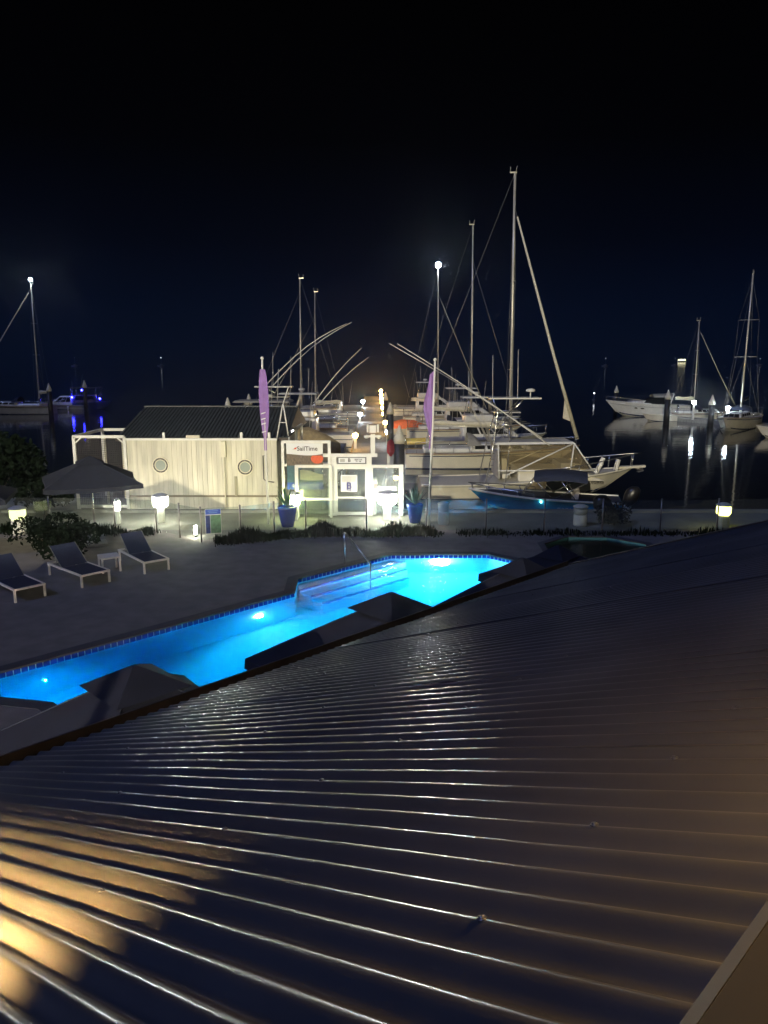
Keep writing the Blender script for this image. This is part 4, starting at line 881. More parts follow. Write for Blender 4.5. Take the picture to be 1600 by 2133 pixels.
def rig(t, h, mx, mast_top, r=0.085, fore=0.90, furl=0.085, spreaders=(0.42, 0.68), boom=True, boom_m=M_SAIL, clew=False, masthead=True, backstay=True, boomL=None):
    zd = h.sheer(0.55) + 0.05
    m = MB().tube([(mx, 0, zd - 0.2), (mx - 0.02 * mast_top * 0.3, 0, zd + (mast_top - zd) * 0.5), (mx - 0.012 * mast_top, 0, mast_top)], r, 8, r * 0.72).build('mast', M_ALU, t)
    tx = mx - 0.012 * mast_top
    if masthead: MB().box(tx - 0.35, tx + 0.12, -0.05, 0.05, mast_top - 0.02, mast_top + 0.07).tube([(tx - 0.3, 0, mast_top + .05), (tx - 0.32, 0, mast_top + 0.4)], 0.02, 5).tube([(tx + 0.05, 0, mast_top + 0.05), (tx + 0.15, 0, mast_top + 0.45)], 0.02, 5).build('masthead', M_ALU, m)
    bow = Vector((h.L / 2 - 0.25, 0, h.sheer(1) + 0.1)); ft = Vector((tx + 0.1, 0, zd + (mast_top - zd) * fore))
    if furl: MB().tube([bow + Vector((0, 0, .35)), bow.lerp(ft, 0.4), bow.lerp(ft, 0.97)], furl * 1.25, 7, furl * 0.55).build('furled_headsail', M_SAIL, t)
    MB().tube([bow, ft], 0.014, 5).build('forestay', M_WIRE, t)
    if clew:
        c0 = bow.lerp(ft, 0.10); c1 = bow.lerp(ft, 0.17); MB().hexa([c0 + Vector((0, -.03, 0)), c0 + Vector((-0.62, -.03, 0.25)), c0 + Vector((-0.62, .03, 0.25)), c0 + Vector((0, .03, 0))], [c1 + Vector((0, -.03, 0.2)), c1 + Vector((-0.2, -.03, 0.4)), c1 + Vector((-0.2, .03, 0.4)), c1 + Vector((0, .03, 0.2))]).build('sail_clew', M_SAIL, t)
    hb = h.half(0.5) * 0.95; sh = MB()
    for sd in (1, -1):
        pr = Vector((mx - 0.1, sd * hb, h.sheer(.5)))
        for u in spreaders:
            z = zd + (mast_top - zd) * u; sp = Vector((mx - 0.15, sd * hb * 0.62 * (1.15 - u * 0.4), z)); MB().tube([(mx - 0.02 * u * mast_top * .5, 0, z), sp], 0.028, 5).build('spreader', M_ALU, m); sh.tube([pr, sp], 0.012, 4); pr = sp
        sh.tube([pr, (tx, 0, mast_top * 0.97)], 0.012, 4); sh.tube([(mx - .5, sd * hb, h.sheer(.5)), (mx, 0, zd + (mast_top - zd) * spreaders[0])], 0.012, 4)
    if backstay: sh.tube([(-h.L / 2 + 0.15, 0, h.sheer(0) + 0.2), (tx, 0, mast_top)], 0.012, 4)
    sh.build('rigging', M_WIRE, t)
    if boom:
        bl = boomL or (mx + h.L / 2) * 0.78; bz = zd + 1.55
        b = MB().tube([(mx - 0.1, 0, bz), (mx - bl, 0, bz + 0.12)], 0.07, 7).build('boom', M_ALU, t)
        MB().loft([[(mx - 0.12 - bl * u * 0.95, 0.17 * rr * math.cos(2 * PI * j / 8), bz + 0.18 * u + 0.16 + (0.20 * rr + 0.07 * math.sin(u * 9)) * math.sin(2 * PI * j / 8)) for j in range(8)] for u, rr in ((0, 1.25), (0.15, 1.2), (0.35, 1.0), (0.6, 0.9), (0.85, 0.7), (1, 0.4))]).build('sail_cover', boom_m, b)

def sailboat(label, x, y, rz, L, mast_top, mx, mh=M_GEL, group='boats moored along the pontoon', r=0.085, cabinm=M_GELW, stripe=None, bimini=None, **kw):
    t = boat('sailing_yacht', label, 'sailboat', x, y, rz, group); h = Hull(L, L * 0.30, 1.35 * L / 12 + 0.1, 1.05 * L / 12, 0.6, transom=0.72, fine=1.9)
    h.base(t, mh, rubm=M_TEAK, stripe=stripe or (0.80, 0.86, M_NAVYHULL))
    zd = h.sheer(0.5)
    cabin_block(t, -L * 0.14, L * 0.24, L * 0.17, zd - 0.06, zd + 0.50, 0.7, 0.05, 0.85, cabinm, 'cabin_trunk', nwin=4)
    cabin_block(t, -L * 0.40, -L * 0.14, L * 0.2, zd - 0.1, zd + 0.22, 0.05, 0.05, 0.95, cabinm, 'cockpit_coaming', win=False)
    MB().loft([[(-L * 0.15 + u * 0.8, (L * 0.095) * math.cos(PI * j / 8), zd + 0.4 + (0.85 - 0.45 * u ** 2) * math.sin(PI * j / 8)) for j in range(9)] for u in (0, 0.5, 0.85, 1.15)], closed=False, caps=False).build('sprayhood', bimini or M_CANVASN, t)
    h.rail(t, 0.06, 0.97, 0.6, 9, 'guard_rail', 0.018)
    MB().tube([(-L / 2 + 0.1, -h.half(0) * .9, h.sheer(0)), (-L / 2 + 0.05, -h.half(0) * .9, h.sheer(0) + 0.8), (-L / 2 + 0.05, h.half(0) * .9, h.sheer(0) + 0.8), (-L / 2 + 0.1, h.half(0) * .9, h.sheer(0))], 0.022, 6).build('pushpit', M_STEEL, t)
    MB().lathe([(0.02, -0.42), (0.40, -0.42), (0.40, -0.38), (0.02, -0.38)], n=16).build('steering_wheel', M_STEEL, t).matrix_local = Matrix.Translation((-L * 0.33, 0, zd + 0.65)) @ Matrix.Rotation(PI / 2, 4, 'Y')
    rig(t, h, mx, mast_top, r, **kw)
    return t, h

def outriggers(t, base_pts, tip_pts, r=0.035, arch=0.0):
    for a, b in zip(base_pts, tip_pts):
        a = Vector(a); b = Vector(b); pts = []
        for k in range(7):
            u = k / 6; pts.append(a.lerp(b, u) + Vector((0, 0, arch * math.sin(PI * u))))
        MB().tube(pts, r, 6, r * 0.55).build('outrigger', M_GELW, t)

def gameboat(label, x, y, rz, L, tower=True, group='boats moored along the pontoon', mh=M_GEL, cover=M_GELW, fly=False):
    t = boat('game_fishing_boat', label, 'fishing boat', x, y, rz, group); h = Hull(L, L * 0.32, 1.62 * L / 12.4, 0.82 * L / 12.4, 0.7, transom=0.93, fine=2.1, flare=0.60)
    h.base(t, mh, stripe=(0.86, 0.90, M_GELG))
    k = L / 12.4; zd = h.sheer(0.5)
    cabin_block(t, -L * 0.06, L * 0.34, L * 0.235, zd - 0.08, zd + 0.62, 1.6, 0.0, 0.86, mh, 'foredeck_cabin', win=False)
    # wheelhouse: open frames with clear curtains under a hardtop
    ht = zd + 2.05; x0, x1 = -L * 0.145, L * 0.16; hwid = L * 0.115
    MB().hexa([(x0 - .3, -hwid, ht - .05), (x1 + .5, -hwid * .8, ht - .02), (x1 + .5, hwid * .8, ht - .02), (x0 - .3, hwid, ht - .05)], [(x0 - .2, -hwid * .95, ht + .08), (x1 + .35, -hwid * .72, ht + .09), (x1 + .35, hwid * .72, ht + .09), (x0 - .2, hwid * .95, ht + .08)]).build('hardtop', M_GELW, t)
    for sd in (1, -1):
        fr = MB()
        for a, b in (((x1 + 1.55, sd * hwid * .86, zd + .45), (x1 + .42, sd * hwid * .76, ht)), ((x0 + 0.4, sd * hwid * 1.02, zd + .3), (x1 + .3, sd * hwid * .8, ht - .03)), ((x0, sd * hwid * 1.02, zd + .1), (x0 - .1, sd * hwid * .97, ht)), ((x1 + 0.2, sd * hwid * .95, zd + .5), (x1 + .42, sd * hwid * .78, ht)), ((x0 - 0.1, sd * hwid, zd + .55), (x1 + 1.55, sd * hwid * .86, zd + .55))): fr.tube([a, b], 0.045, 6)
        fr.build('wheelhouse_frame', M_GELW, t)
        MB().poly([(x0 + 0.1, sd * hwid, zd + .5), (x1 + 1.35, sd * hwid * .86, zd + .55), (x1 + .35, sd * hwid * .77, ht - .06), (x0, sd * hwid * .96, ht - .06)]).build('side_curtain', M_CLEARS, t)
    MB().poly([(x1 + 1.4, -hwid * .84, zd + .55), (x1 + 1.4, hwid * .84, zd + .55), (x1 + .4, hwid * .74, ht - .05), (x1 + .4, -hwid * .74, ht - .05)]).build('windscreen', M_CLEARS, t)
    MB().hexa([(x0 + .35, -.35, zd - .3), (x0 + .9, -.35, zd - .3), (x0 + .9, .35, zd - .3), (x0 + .35, .35, zd - .3)], [(x0 + .3, -.3, zd + 1.1), (x0 + .55, -.3, zd + 1.1), (x0 + .55, .3, zd + 1.1), (x0 + .3, .3, zd + 1.1)]).build('helm_seat', M_GELW, t)
    MB().box(x1 - .3, x1 + .5, -hwid * .8, hwid * .8, zd + .2, zd + .95).build('dash', M_GELG, t)
    MB().poly([(x0 - .05, -hwid * .98, zd + .1), (x0 - .05, hwid * .98, zd + .1), (x0 - .15, hwid * .95, ht - .05), (x0 - .15, -hwid * .95, ht - .05)]).build('aft_curtain', mat('white_curtain', (0.62, 0.58, 0.5), 0.7, var=0.15, scale=5, stretch=(1, 9, 0.4)), t)
    # cockpit sole, coaming, covering boards
    MB().box(-L / 2 + 0.1, x0, -h.half(.1) * .82, h.half(.1) * .82, 0.12, 0.22).build('cockpit_sole', M_TEAK, t)
    MB().box(-L / 2 + 0.06, -L / 2 + 0.5, -h.half(0) * .8, h.half(0) * .8, 0.3, h.fbs + 0.02).build('transom_locker', M_GELW, t)
    # tuna tower
    if tower:
        pz = ht + 2.45; tx0, tx1 = x0 - 0.25, x0 + 1.35
        tw = MB()
        for sd in (1, -1):
            tw.tube([(x0 - .75, sd * hwid * 1.05, zd - .1), (x0 - .35, sd * hwid * .95, ht), (tx0 + .2, sd * .55, pz - .75), (tx0 - .1, sd * .62, pz)], 0.035, 6)
            tw.tube([(x0 + .35, sd * hwid * 1.05, zd - .1), (x0 + .55, sd * hwid * .9, ht), (tx0 + .85, sd * .5, pz - .75), (tx1 - .25, sd * .5, pz - 0.35), (tx1, sd * .58, pz - .05)], 0.035, 6)
            tw.tube([(x0 - .38, sd * hwid * .95, ht - .3), (x0 + .5, sd * hwid * .9, ht - .3)], 0.028, 5); tw.tube([(x0 - 0.1, sd * .72, ht + 1.0), (x0 + .7, sd * .65, ht + 1.0), (x0 + 1.8, sd * .6, ht + 1.1)], 0.028, 5)
            tw.tube([(x0 - .2, sd * .8, ht + .4), (x0 + .75, sd * .5, pz - .75)], 0.022, 5)
        for zz in (ht + 0.6, ht + 1.0, ht + 1.5): tw.tube([(x0 + .6, -.7, zz), (x0 + .6, .7, zz)], 0.024, 5)
        tw.build('tower_frame', M_STEEL, t)
        MB().box(tx0 - .3, tx1 + 1.0, -.66, .66, pz - .02, pz + .06).build('tower_top', M_GELW, t)
        MB().box(tx0 + .0, tx1 - .1, -.5, .5, pz - .80, pz - .74).build('tower_platform', M_GELG, t)
        MB().lathe([(0.10, 0), (0.26, 0.03), (0.26, 0.14), (0.1, 0.2)], (tx1 + 0.5, 0, pz + 0.35), 12).tube([(tx1 + .5, 0, pz + .05), (tx1 + .5, 0, pz + .36)], 0.04, 6).build('radome', M_GELW, t)
        for xx, tp in ((tx0 - 0.1, 2.4), (tx1 - .3, 2.7)): MB().tube([(xx, -.45, pz), (xx - .05, -.45, pz + tp)], 0.022, 5, 0.012).build('aerial', M_GELW, t)
        ld_ = MB()
        for k2 in range(11): z_ = zd + 0.2 + k2 * 0.33; ld_.tube([(x0 - .66 + k2 * .035, -hwid * 1.02 + k2 * .02, z_), (x0 - .42 + k2 * .035, -hwid * 1.02 + k2 * .02, z_)], 0.02, 5)
        ld_.build('tower_ladder', M_STEEL, t)
    for k in range(6):
        ya = -hwid * .9 + k * hwid * .36; MB().tube([(x0 - .35, ya, ht - .1), (x0 - 1.1 - .1 * k, ya * 1.1, ht + 2.0 + .2 * (k % 3))], .02, 4, .009).build('fishing_rod', M_ALU, t)
    h.rail(t, 0.62, 0.985, 0.78, 4, 'bow_rail', 0.026, 0.35)
    MB().hexa([(L / 2 - 1.0, -.24, h.sheer(.97) - .06), (L / 2 + .62, -.13, h.fbb - .02), (L / 2 + .62, .13, h.fbb - .02), (L / 2 - 1.0, .24, h.sheer(.97) - .06)], [(L / 2 - 1.0, -.24, h.sheer(.97) + .06), (L / 2 + .62, -.13, h.fbb + .10), (L / 2 + .62, .13, h.fbb + .10), (L / 2 - 1.0, .24, h.sheer(.97) + .06)]).build('bow_pulpit', mh, t)
    MB().tube([(L / 2 + .1, 0, h.fbb - .1), (L / 2 + .5, 0, h.fbb - .16)], 0.05, 6).hexa([(L / 2 + .2, -.2, h.fbb - .3), (L / 2 + .5, -.2, h.fbb - .22), (L / 2 + .5, .2, h.fbb - .22), (L / 2 + .2, .2, h.fbb - .3)], [(L / 2 + .22, -.16, h.fbb - .26), (L / 2 + .5, -.16, h.fbb - .16), (L / 2 + .5, .16, h.fbb - .16), (L / 2 + .22, .16, h.fbb - .26)]).build('anchor', M_METALP, t)
    for tt, sd, tilt in ((0.70, 1, .3), (0.80, -1, .35), (0.85, 1, .3), (0.90, -1, .15)):
        p = h.pt(tt, 1, sd); a = Vector((p.x, p.y * .8, p.z + 0.02)); b = a + Vector((tilt * .9, 0, 0.62)); d = b - a
        MB().tube([a, a + d * .06, a + d * .15, a + d * .85, a + d * .94, b], 0.135, 10).build('fender', M_GELW, t)
    return t, h, (x0, x1, zd, ht, hwid)

def flycruiser(label, x, y, rz, L, group='boats moored along the pontoon', mh=M_GELW, top=M_GELW, bridge=True, covers=M_CANVASG):
    t = boat('flybridge_cruiser', label, 'motor yacht', x, y, rz, group); h = Hull(L, L * 0.33, 1.7 * L / 12, 1.1 * L / 12, 0.6, transom=0.93, fine=2.2, flare=.66)
    h.base(t, mh, stripe=(0.62, 0.68, M_NAVYHULL)); zd = h.sheer(0.45)
    cabin_block(t, -L * .22, L * .30, L * .26, zd - .1, zd + 1.35, 2.0, .1, .84, M_GELW, 'saloon', nwin=3)
    if bridge:
        z2 = zd + 1.36; cabin_block(t, -L * .20, L * .10, L * .22, z2, z2 + .65, .6, .05, .95, M_GELW, 'flybridge', win=False)
        for sd in (1, -1):
            for xa, xb in ((-L * .18, -L * .16), (L * .03, L * .01)): MB().tube([(xa, sd * L * .09, z2 + .6), (xb, sd * L * .085, z2 + 2.1)], .03, 5).build('bimini_post', M_STEEL, t)
        MB().hexa([(-L * .22, -L * .1, z2 + 2.05), (L * .07, -L * .09, z2 + 2.05), (L * .07, L * .09, z2 + 2.05), (-L * .22, L * .1, z2 + 2.05)], [(-L * .21, -L * .09, z2 + 2.16), (L * .06, -L * .08, z2 + 2.16), (L * .06, L * .08, z2 + 2.16), (-L * .21, L * .09, z2 + 2.16)]).build('bimini_top', top, t)
        MB().poly([(L * .03, -L * .085, z2 + .6), (L * .03, L * .085, z2 + .6), (L * .01, L * .08, z2 + 2.05), (L * .01, -L * .08, z2 + 2.05)]).build('front_clear', M_CLEARS, t)
        MB().lathe([(.1, 0), (.3, .04), (.3, .16), (.1, .22)], (-L * .1, 0, z2 + 2.35), 12).tube([(-L * .1, 0, z2 + 2.1), (-L * .1, 0, z2 + 2.36)], .05, 6).build('radome', M_GELW, t)
        MB().tube([(-L * .15, .5, z2 + 2.1), (-L * .16, .5, z2 + 4.3)], .02, 5).build('aerial', M_GELW, t)
    for k in range(5 if bridge else 2):
        xa = -L * .30 + k * L * .06; ya = (.9 if k % 2 else -.9); za = zd + (1.4 if bridge else 1.0); dx = random.uniform(-.9, .3); MB().tube([(xa, ya, za), (xa + dx, ya * 1.2, za + random.uniform(2.2, 3.6))], .022, 4, .010).build('fishing_rod', M_ALU, t)
    for sd in (1, -1): p = h.pt(.35, .9, sd); MB().tube([p + Vector((0, sd * .12, -.75)), p + Vector((0, sd * .12, -.1))], .12, 8).build('fender', M_GELW, t)
    MB().box(-L * .49, -L * .46, -h.half(0) * .8, h.half(0) * .8, h.fbs - .02, h.fbs + .5).build('transom_seat', covers, t)
    h.rail(t, .45, .985, .7, 6)
    return t, h

def cruiser(label, x, y, rz, L, group='boats moored on the far pontoon', mh=M_GELW):
    t = boat('sport_cruiser', label, 'motor boat', x, y, rz, group); h = Hull(L, L * .31, 2.0 * L / 10, 1.45 * L / 10, .55, transom=.92, fine=2.2, flare=.66)
    hl = h.base(t, mh, stripe=(.72, .77, M_GELG)); zd = h.sheer(.45)
    cabin_block(t, -L * .05, L * .36, L * .23, h.sheer(.5) - .1, h.sheer(.5) + .38, 2.2, .2, .8, mh, 'foredeck', win=False)
    cabin_block(t, -L * .20, L * .10, L * .24, zd - .05, zd + .80, 1.5, .1, .85, M_DGLASS, 'windscreen', win=False)
    MB().tube([(-L * .26, -L * .13, zd), (-L * .30, -L * .12, zd + 1.35), (-L * .30, L * .12, zd + 1.35), (-L * .26, L * .13, zd)], .08, 8).build('radar_arch', M_GELW, t)
    MB().loft([[(-L * .30 + u * L * .24, L * .12 * math.cos(PI * j / 6), zd + .9 + (.55 - .15 * u) * math.sin(PI * j / 6)) for j in range(7)] for u in (0, .5, 1)], closed=False, caps=False).build('canopy', M_CANVASG, t)
    MB().box(-L * .5 - .7, -L * .5 + .05, -h.half(0) * .85, h.half(0) * .85, .25, .36).build('swim_platform', M_GELW, t)
    for sd in (1, -1):
        for tt in (.58, .66): p = h.pt(tt, .62, sd); MB().loft([[(p.x + .28 * math.cos(2 * PI * j / 10), p.y + sd * dy, p.z + .08 * math.sin(2 * PI * j / 10)) for j in range(10)] for dy in (.0, .035)]).build('port_light', M_DGLASS, hl)
    h.rail(t, .5, .985, .55, 6); return t, h

# --- right of the pontoon, near to far
# blue runabout, bow to the left
bx = D(955, 1030, 38.2); 
t = boat('runabout', 'blue and white runabout with black canopy in front of the cream fishing boat', 'motor boat', 8.1, 38.6, PI - 0.22)
h = Hull(7.6, 2.5, 1.15, .85, .4, transom=.92, fine=2.0, flare=.62); h.mesh().build('hull', M_BLUEHULL, t); h.deck().build('deck', M_CANVASN, t); h.rub(.06, .96).build('rub_rail', M_GELW, t)
h.strip(.02, .16, .02, .95).build('hull_stripe', M_GELW, t); h.rail(t, .55, .97, .28, 4, 'bow_rail', .03)
sh_ = MB()
for sd in (1, -1): sh_.poly([(-.1, sd * 1.0, 1.0), (1.0, sd * .85, 1.05), (.35, sd * .8, 1.85), (-.2, sd * .9, 1.9)])
sh_.poly([(1.0, -.85, 1.05), (1.0, .85, 1.05), (.35, .8, 1.85), (.35, -.8, 1.85)]); sh_.build('windscreen', M_CLEARS, t)
wf = MB()
for sd in (1, -1): wf.tube([(-.1, sd * 1.0, 1.0), (1.0, sd * .85, 1.05), (.35, sd * .8, 1.87), (-.2, sd * .9, 1.92)], .03, 5)
wf.tube([(1.0, -.85, 1.05), (1.0, .85, 1.05)], .03, 5).tube([(.35, -.8, 1.87), (.35, .8, 1.87)], .03, 5).tube([(1, 0, 1.05), (.35, 0, 1.87)], .025, 5); wf.build('windscreen_frame', M_STEEL, t)
MB().loft([[(.45 - 2.6 * u, 1.12 * math.cos(PI * j / 8), 1.72 + .42 * math.sin(PI * j / 8) + .12 * math.sin(PI * u)) for j in range(9)] for u in (0, .2, .5, .8, 1)], closed=False, caps=False).build('bimini', M_CANVASN, t)
for sd in (1, -1):
    for a, b in (((-.5, .9), (.3, 1.75)), ((-.5, .9), (-2.1, 1.75)), ((-1.6, .9), (-.9, 1.8))): MB().tube([(a[0], sd * 1.1, a[1]), (b[0], sd * 1.1, b[1])], .025, 5).build('bimini_bow', M_STEEL, t)
for sy in (-.35, .35): MB().hexa([(-1.7, sy - .25, .5), (-1.2, sy - .25, .5), (-1.2, sy + .25, .5), (-1.7, sy + .25, .5)], [(-1.8, sy - .25, 1.25), (-1.65, sy - .25, 1.25), (-1.65, sy + .25, 1.25), (-1.8, sy + .25, 1.25)]).build('seat', mat('pale_vinyl', (.55, .5, .46), .5), t)
om = MB(); 
om.loft([[(-3.8 - .42 + .36 * r_ * math.cos(2 * PI * j / 12) - .25 * (z_ - .6), .27 * r_ * math.sin(2 * PI * j / 12), z_) for j in range(12)] for r_, z_ in ((.55, .55), (1, .75), (1.05, 1.1), (.95, 1.35), (.5, 1.5))]).build('outboard_motor', M_BLACK, t)
MB().hexa([(-4.3, -.08, -.5), (-4.0, -.08, -.5), (-4.0, .08, -.5), (-4.3, .08, -.5)], [(-4.35, -.1, .6), (-3.95, -.1, .6), (-3.95, .1, .6), (-4.35, .1, .6)]).build('outboard_leg', M_WHITE, t)
text('SUNRACER', .22, M_PRINTW, t, (-1.3, h.half(.3) * .985, .42), (PI / 2, 0, PI), .004)
MB().ball((0.05, h.half(.5) + .06, .78), .05, 8).build('navigation_light', lamp_mat('teal_lamp', (.25, 1, .85), 25), t)

# covered outboard standing by the quay, right
t = thing('outboard_motor', 'tilted black-covered outboard motor with cream leg at the quay edge', 'outboard motor', (D(1258, 1050, 32.5).x, 32.5, -0.75))
MB().loft([[(.42 * r_ * math.cos(2 * PI * j / 12) + x_, .34 * r_ * math.sin(2 * PI * j / 12), z_) for j in range(12)] for r_, z_, x_ in ((.7, -.15, .35), (1, .15, .15), (1.05, .5, 0), (.9, .85, -.1), (.45, 1.02, -.1))]).build('cover', M_BLACK, t)
MB().hexa([(-.1, -.12, -1.0), (.2, -.12, -1.05), (.2, .12, -1.05), (-.1, .12, -1.0)], [(-.25, -.14, -.05), (.25, -.14, -.1), (.25, .14, -.1), (-.25, .14, -.05)]).build('leg', M_GEL, t)
MB().box(.3, .8, -.15, .15, -.45, -.2).tube([(.4, 0, -.2), (1.1, 0, -.5)], .06, 6).build('bracket', M_STEEL, t)

# cream game boat
t, h, (x0, x1, zd, ht, hwid) = gameboat('cream game fishing boat with tuna tower and bow pointing right', 8.25, 44.0, 0.0, 12.4)
tp = [D(812, 716, 44.6), D(828, 716, 43.6)]
outriggers(t, [(1.0, -1.2, ht - .1), (1.3, 1.1, ht - .1)], [tp[1] - Vector((8.25, 44.0, WL)), tp[0] - Vector((8.25, 44.0, WL))], .04, .15)
text('ALLEGRO', .26, M_GREYINK, t, (3.6, -h.pt(.79, .62, 1).y - .03, h.pt(.79, .62, 1).z), (PI / 2 + .45, 0, -.28), .0)
# the big sloop
sailboat('cream sloop with the tallest mast and furled headsail behind the fishing boat', 7.95, 56.0, 0.0, 12.8, 20.2, 1.25, r=.12, fore=.875, furl=.12, clew=True, spreaders=(.30, .62), boom_m=M_SAIL, bimini=M_CANVASG)
flycruiser('grey flybridge cruiser with radar mast behind the tall sloop', 8.9, 66.5, 0.0, 10.4, mh=M_GELG)
sailboat('sloop with the second tallest mast on the right of the pontoon', 8.0, 76.0, 0.0, 11.5, D(990, 468, 76).z - WL, 0.6, r=.10, furl=0.0, fore=.82)
flycruiser('white flybridge boat with pale bimini behind the second sloop', 9.2, 84.5, 0.0, 11.5)
ts, hs = sailboat('slim sloop right of the pontoon, its thin mast topped by an added light in place of a reflection', 7.6, 95.0, 0.0, 10.5, D(916, 558, 95).z - WL, -0.95, r=.075, furl=.03, fore=.82)
mt_ = D(916, 558, 95).z - WL; MB().ball((-0.95 - .012 * mt_, 0, mt_ + .35), .33, 10).build('masthead_light', L_COOL, ts)  # added light for a reflection ghost beside the mast, not a known lamp
flycruiser('distant flybridge boat with pale roof right of the pontoon end', 6.8, 108.0, 0.0, 11.0)
# orange covered boat near the walkway
t = boat('covered_dinghy', 'small boat under an orange cover beside the amber pontoon lights', 'dinghy', D(858, 840, 80).x, 80.2, 0.1)
h = Hull(5.0, 1.9, .9, .7); h.base(t, M_GELG); MB().loft([[(-2.3 + 4.2 * u, .85 * rr * math.cos(PI * j / 6), .7 + .75 * rr * math.sin(PI * j / 6)) for j in range(7)] for u, rr in ((0, .8), (.3, 1.2), (.6, 1.1), (1, .25))], closed=False).build('cover', M_ORANGE, t)
t = boat('inflatable_tender', 'yellow-lit grey inflatable tender right of the nearest amber lights', 'dinghy', 3.0, 70.0, 0.15)
MB().tube([(-1.6, -.7, .35), (.6, -.72, .38), (1.4, -.45, .5), (1.75, 0, .58), (1.4, .45, .5), (.6, .72, .38), (-1.6, .7, .35)], .22, 10).build('tube', mat('lamplit_hypalon', (.55, .40, .08), .6), t)  # amber lamp glow put into the grey tube's colour
MB().box(-1.5, 1.2, -.6, .6, .12, .2).build('floor', M_CANVASG, t); MB().box(-1.75, -1.6, -.5, .5, .1, .7).build('transom', M_TEAK, t); MB().box(-2.05, -1.75, -.18, .18, .2, 1.0).build('outboard', M_BLACK, t)

# --- left of the pontoon, near to far
t = boat('covered_motorboat', 'motorboat under a rumpled tan canvas cover left of the pontoon', 'motor boat', -7.1, 47.5, PI + .05)
h = Hull(9.4, 3.1, 2.0, 1.6, .5); h.base(t, M_GELW); zd = h.sheer(.4)
MB().loft([[(-4.4 + 7.8 * u, 1.35 * rr * math.cos(PI * j / 8), zd - .05 + (1.9 * rr + .12 * math.sin(u * 13 + j)) * math.sin(PI * j / 8)) for j in range(9)] for u, rr in ((0, .55), (.12, .85), (.25, 1.0), (.4, .95), (.55, .8), (.75, .6), (1, .2))], closed=False, caps=True).build('canvas_cover', M_CANVAST, t)
h.rail(t, .55, .985, .6, 5)
t, h, (x0, x1, zd, ht, hwid) = gameboat('grey game fishing boat with arching outriggers behind the boathouse', -9.6, 61.0, PI, 13.0, mh=M_GEL)
q0 = Vector((-9.6, 61.0, WL))
def loc_l(v): d = v - q0; return (-d.x, -d.y, d.z)
outriggers(t, [loc_l(D(556, 800, 61)), loc_l(D(566, 806, 62))], [loc_l(D(722, 674, 61)), loc_l(D(733, 671, 62))], .045, .55)
tb, hb_ = flycruiser('big flybridge boat with covered bridge left of the pontoon', -9.4, 54.0, PI, 13.6, mh=M_GELG, covers=M_CANVASG, top=M_CANVASG)
def loc_b(v): d = v - Vector((-9.4, 54.0, WL)); return (-d.x, -d.y, d.z)
outriggers(tb, [loc_b(D(655, 838, 53)), loc_b(D(668, 838, 55))], [loc_b(D(752, 726, 53)), loc_b(D(768, 744, 55))], .035, .2)
t = thing('shear_legs', 'pale A-shaped lifting frame standing at the right end of the boathouse roof', 'frame')
MB().tube([D(577, 912, 31.05), D(589, 842, 31.15)], .03, 6).build('leg', M_GELW, t); MB().tube([D(601, 908, 31.05), D(590, 842, 31.15)], .03, 6).build('leg', M_GELW, t)
MB().tube([D(582.6, 880, 31.1), D(595.6, 880, 31.1)], .02, 6).build('crossbar', M_GELW, t); MB().tube([D(589.5, 842, 31.15), D(601, 806, 31.2)], .022, 6).build('jib', M_GELW, t)
flycruiser('white flybridge boat farther along the left of the pontoon', -8.6, 70.0, PI, 12.0)
sailboat('sloop with the left and taller of the two masts above the boathouse', -9.0, 78.5, PI, 10.5, D(628, 580, 78.5).z - WL, -0.55, r=.085, furl=0.0, group='boats moored along the pontoon')
sailboat('sloop with the right and shorter of the two masts above the boathouse', -9.2, 90.0, PI, 10.0, D(658, 608, 90).z - WL, -1.2, r=.075, furl=.02, fore=.8)
t_, h_ = flycruiser('white motorboat lit cool blue beside the left pontoon lights', -7.6, 101.0, PI, 10.0, bridge=False)

# --- far right pontoon
fp = thing('far_pontoon', 'low dark pontoon carrying three cool lights on the right', 'pontoon', (0, 0, 0))
MB().hexa([(35, 101, WL - .2), (44, 86, WL - .2), (46, 87.5, WL - .2), (37, 102.5, WL - .2)], [(35, 101, WL + .45), (44, 86, WL + .45), (46, 87.5, WL + .45), (37, 102.5, WL + .45)]).build('walkway', M_PONT, fp)
for (px, py, Y, lb) in [(1394, 830, 98, 'left cool white light on the far right pontoon'), (1446, 838, 94, 'middle cool white light on the far right pontoon'), (1516, 850, 88, 'right cool white light on the far right pontoon')]:
    dock_light(px, py, Y, L_COOL, lb, r=.24)
p = P(1320, 862, WL); cruiser('white sport cruiser facing left on the far right pontoon', p.x + .2, p.y - 4.5, PI - .10, 11.0)
t = boat('dinghy', 'small pale dinghy in front of the white sport cruiser', 'dinghy', P(1372, 877, WL).x, P(1372, 877, WL).y, PI, 'boats moored on the far pontoon'); h = Hull(4.2, 1.7, .95, .75); h.base(t, M_GEL); MB().box(-1.5, -1.2, -.6, .6, .5, .62).build('thwart', M_TEAK, t)
sailboat('small sloop with a thin mast behind the middle cool light', D(1447, 850, 101).x + 1.2, 101.0, 0.0, 9.0, D(1443, 668, 101).z - WL, -1.3, r=.075, furl=.045, fore=.9, group='boats moored on the far pontoon')
p = P(1528, 900, WL); sailboat('pale sailboat with raked mast at the far right edge', p.x + 2.3, p.y + 4.5, PI + .95, 14.0, D(1590, 570, p.y + 6).z - WL, -1.6, mh=M_GEL, r=.12, furl=0.0, boom_m=M_CANVASN, group='boats moored on the far pontoon')
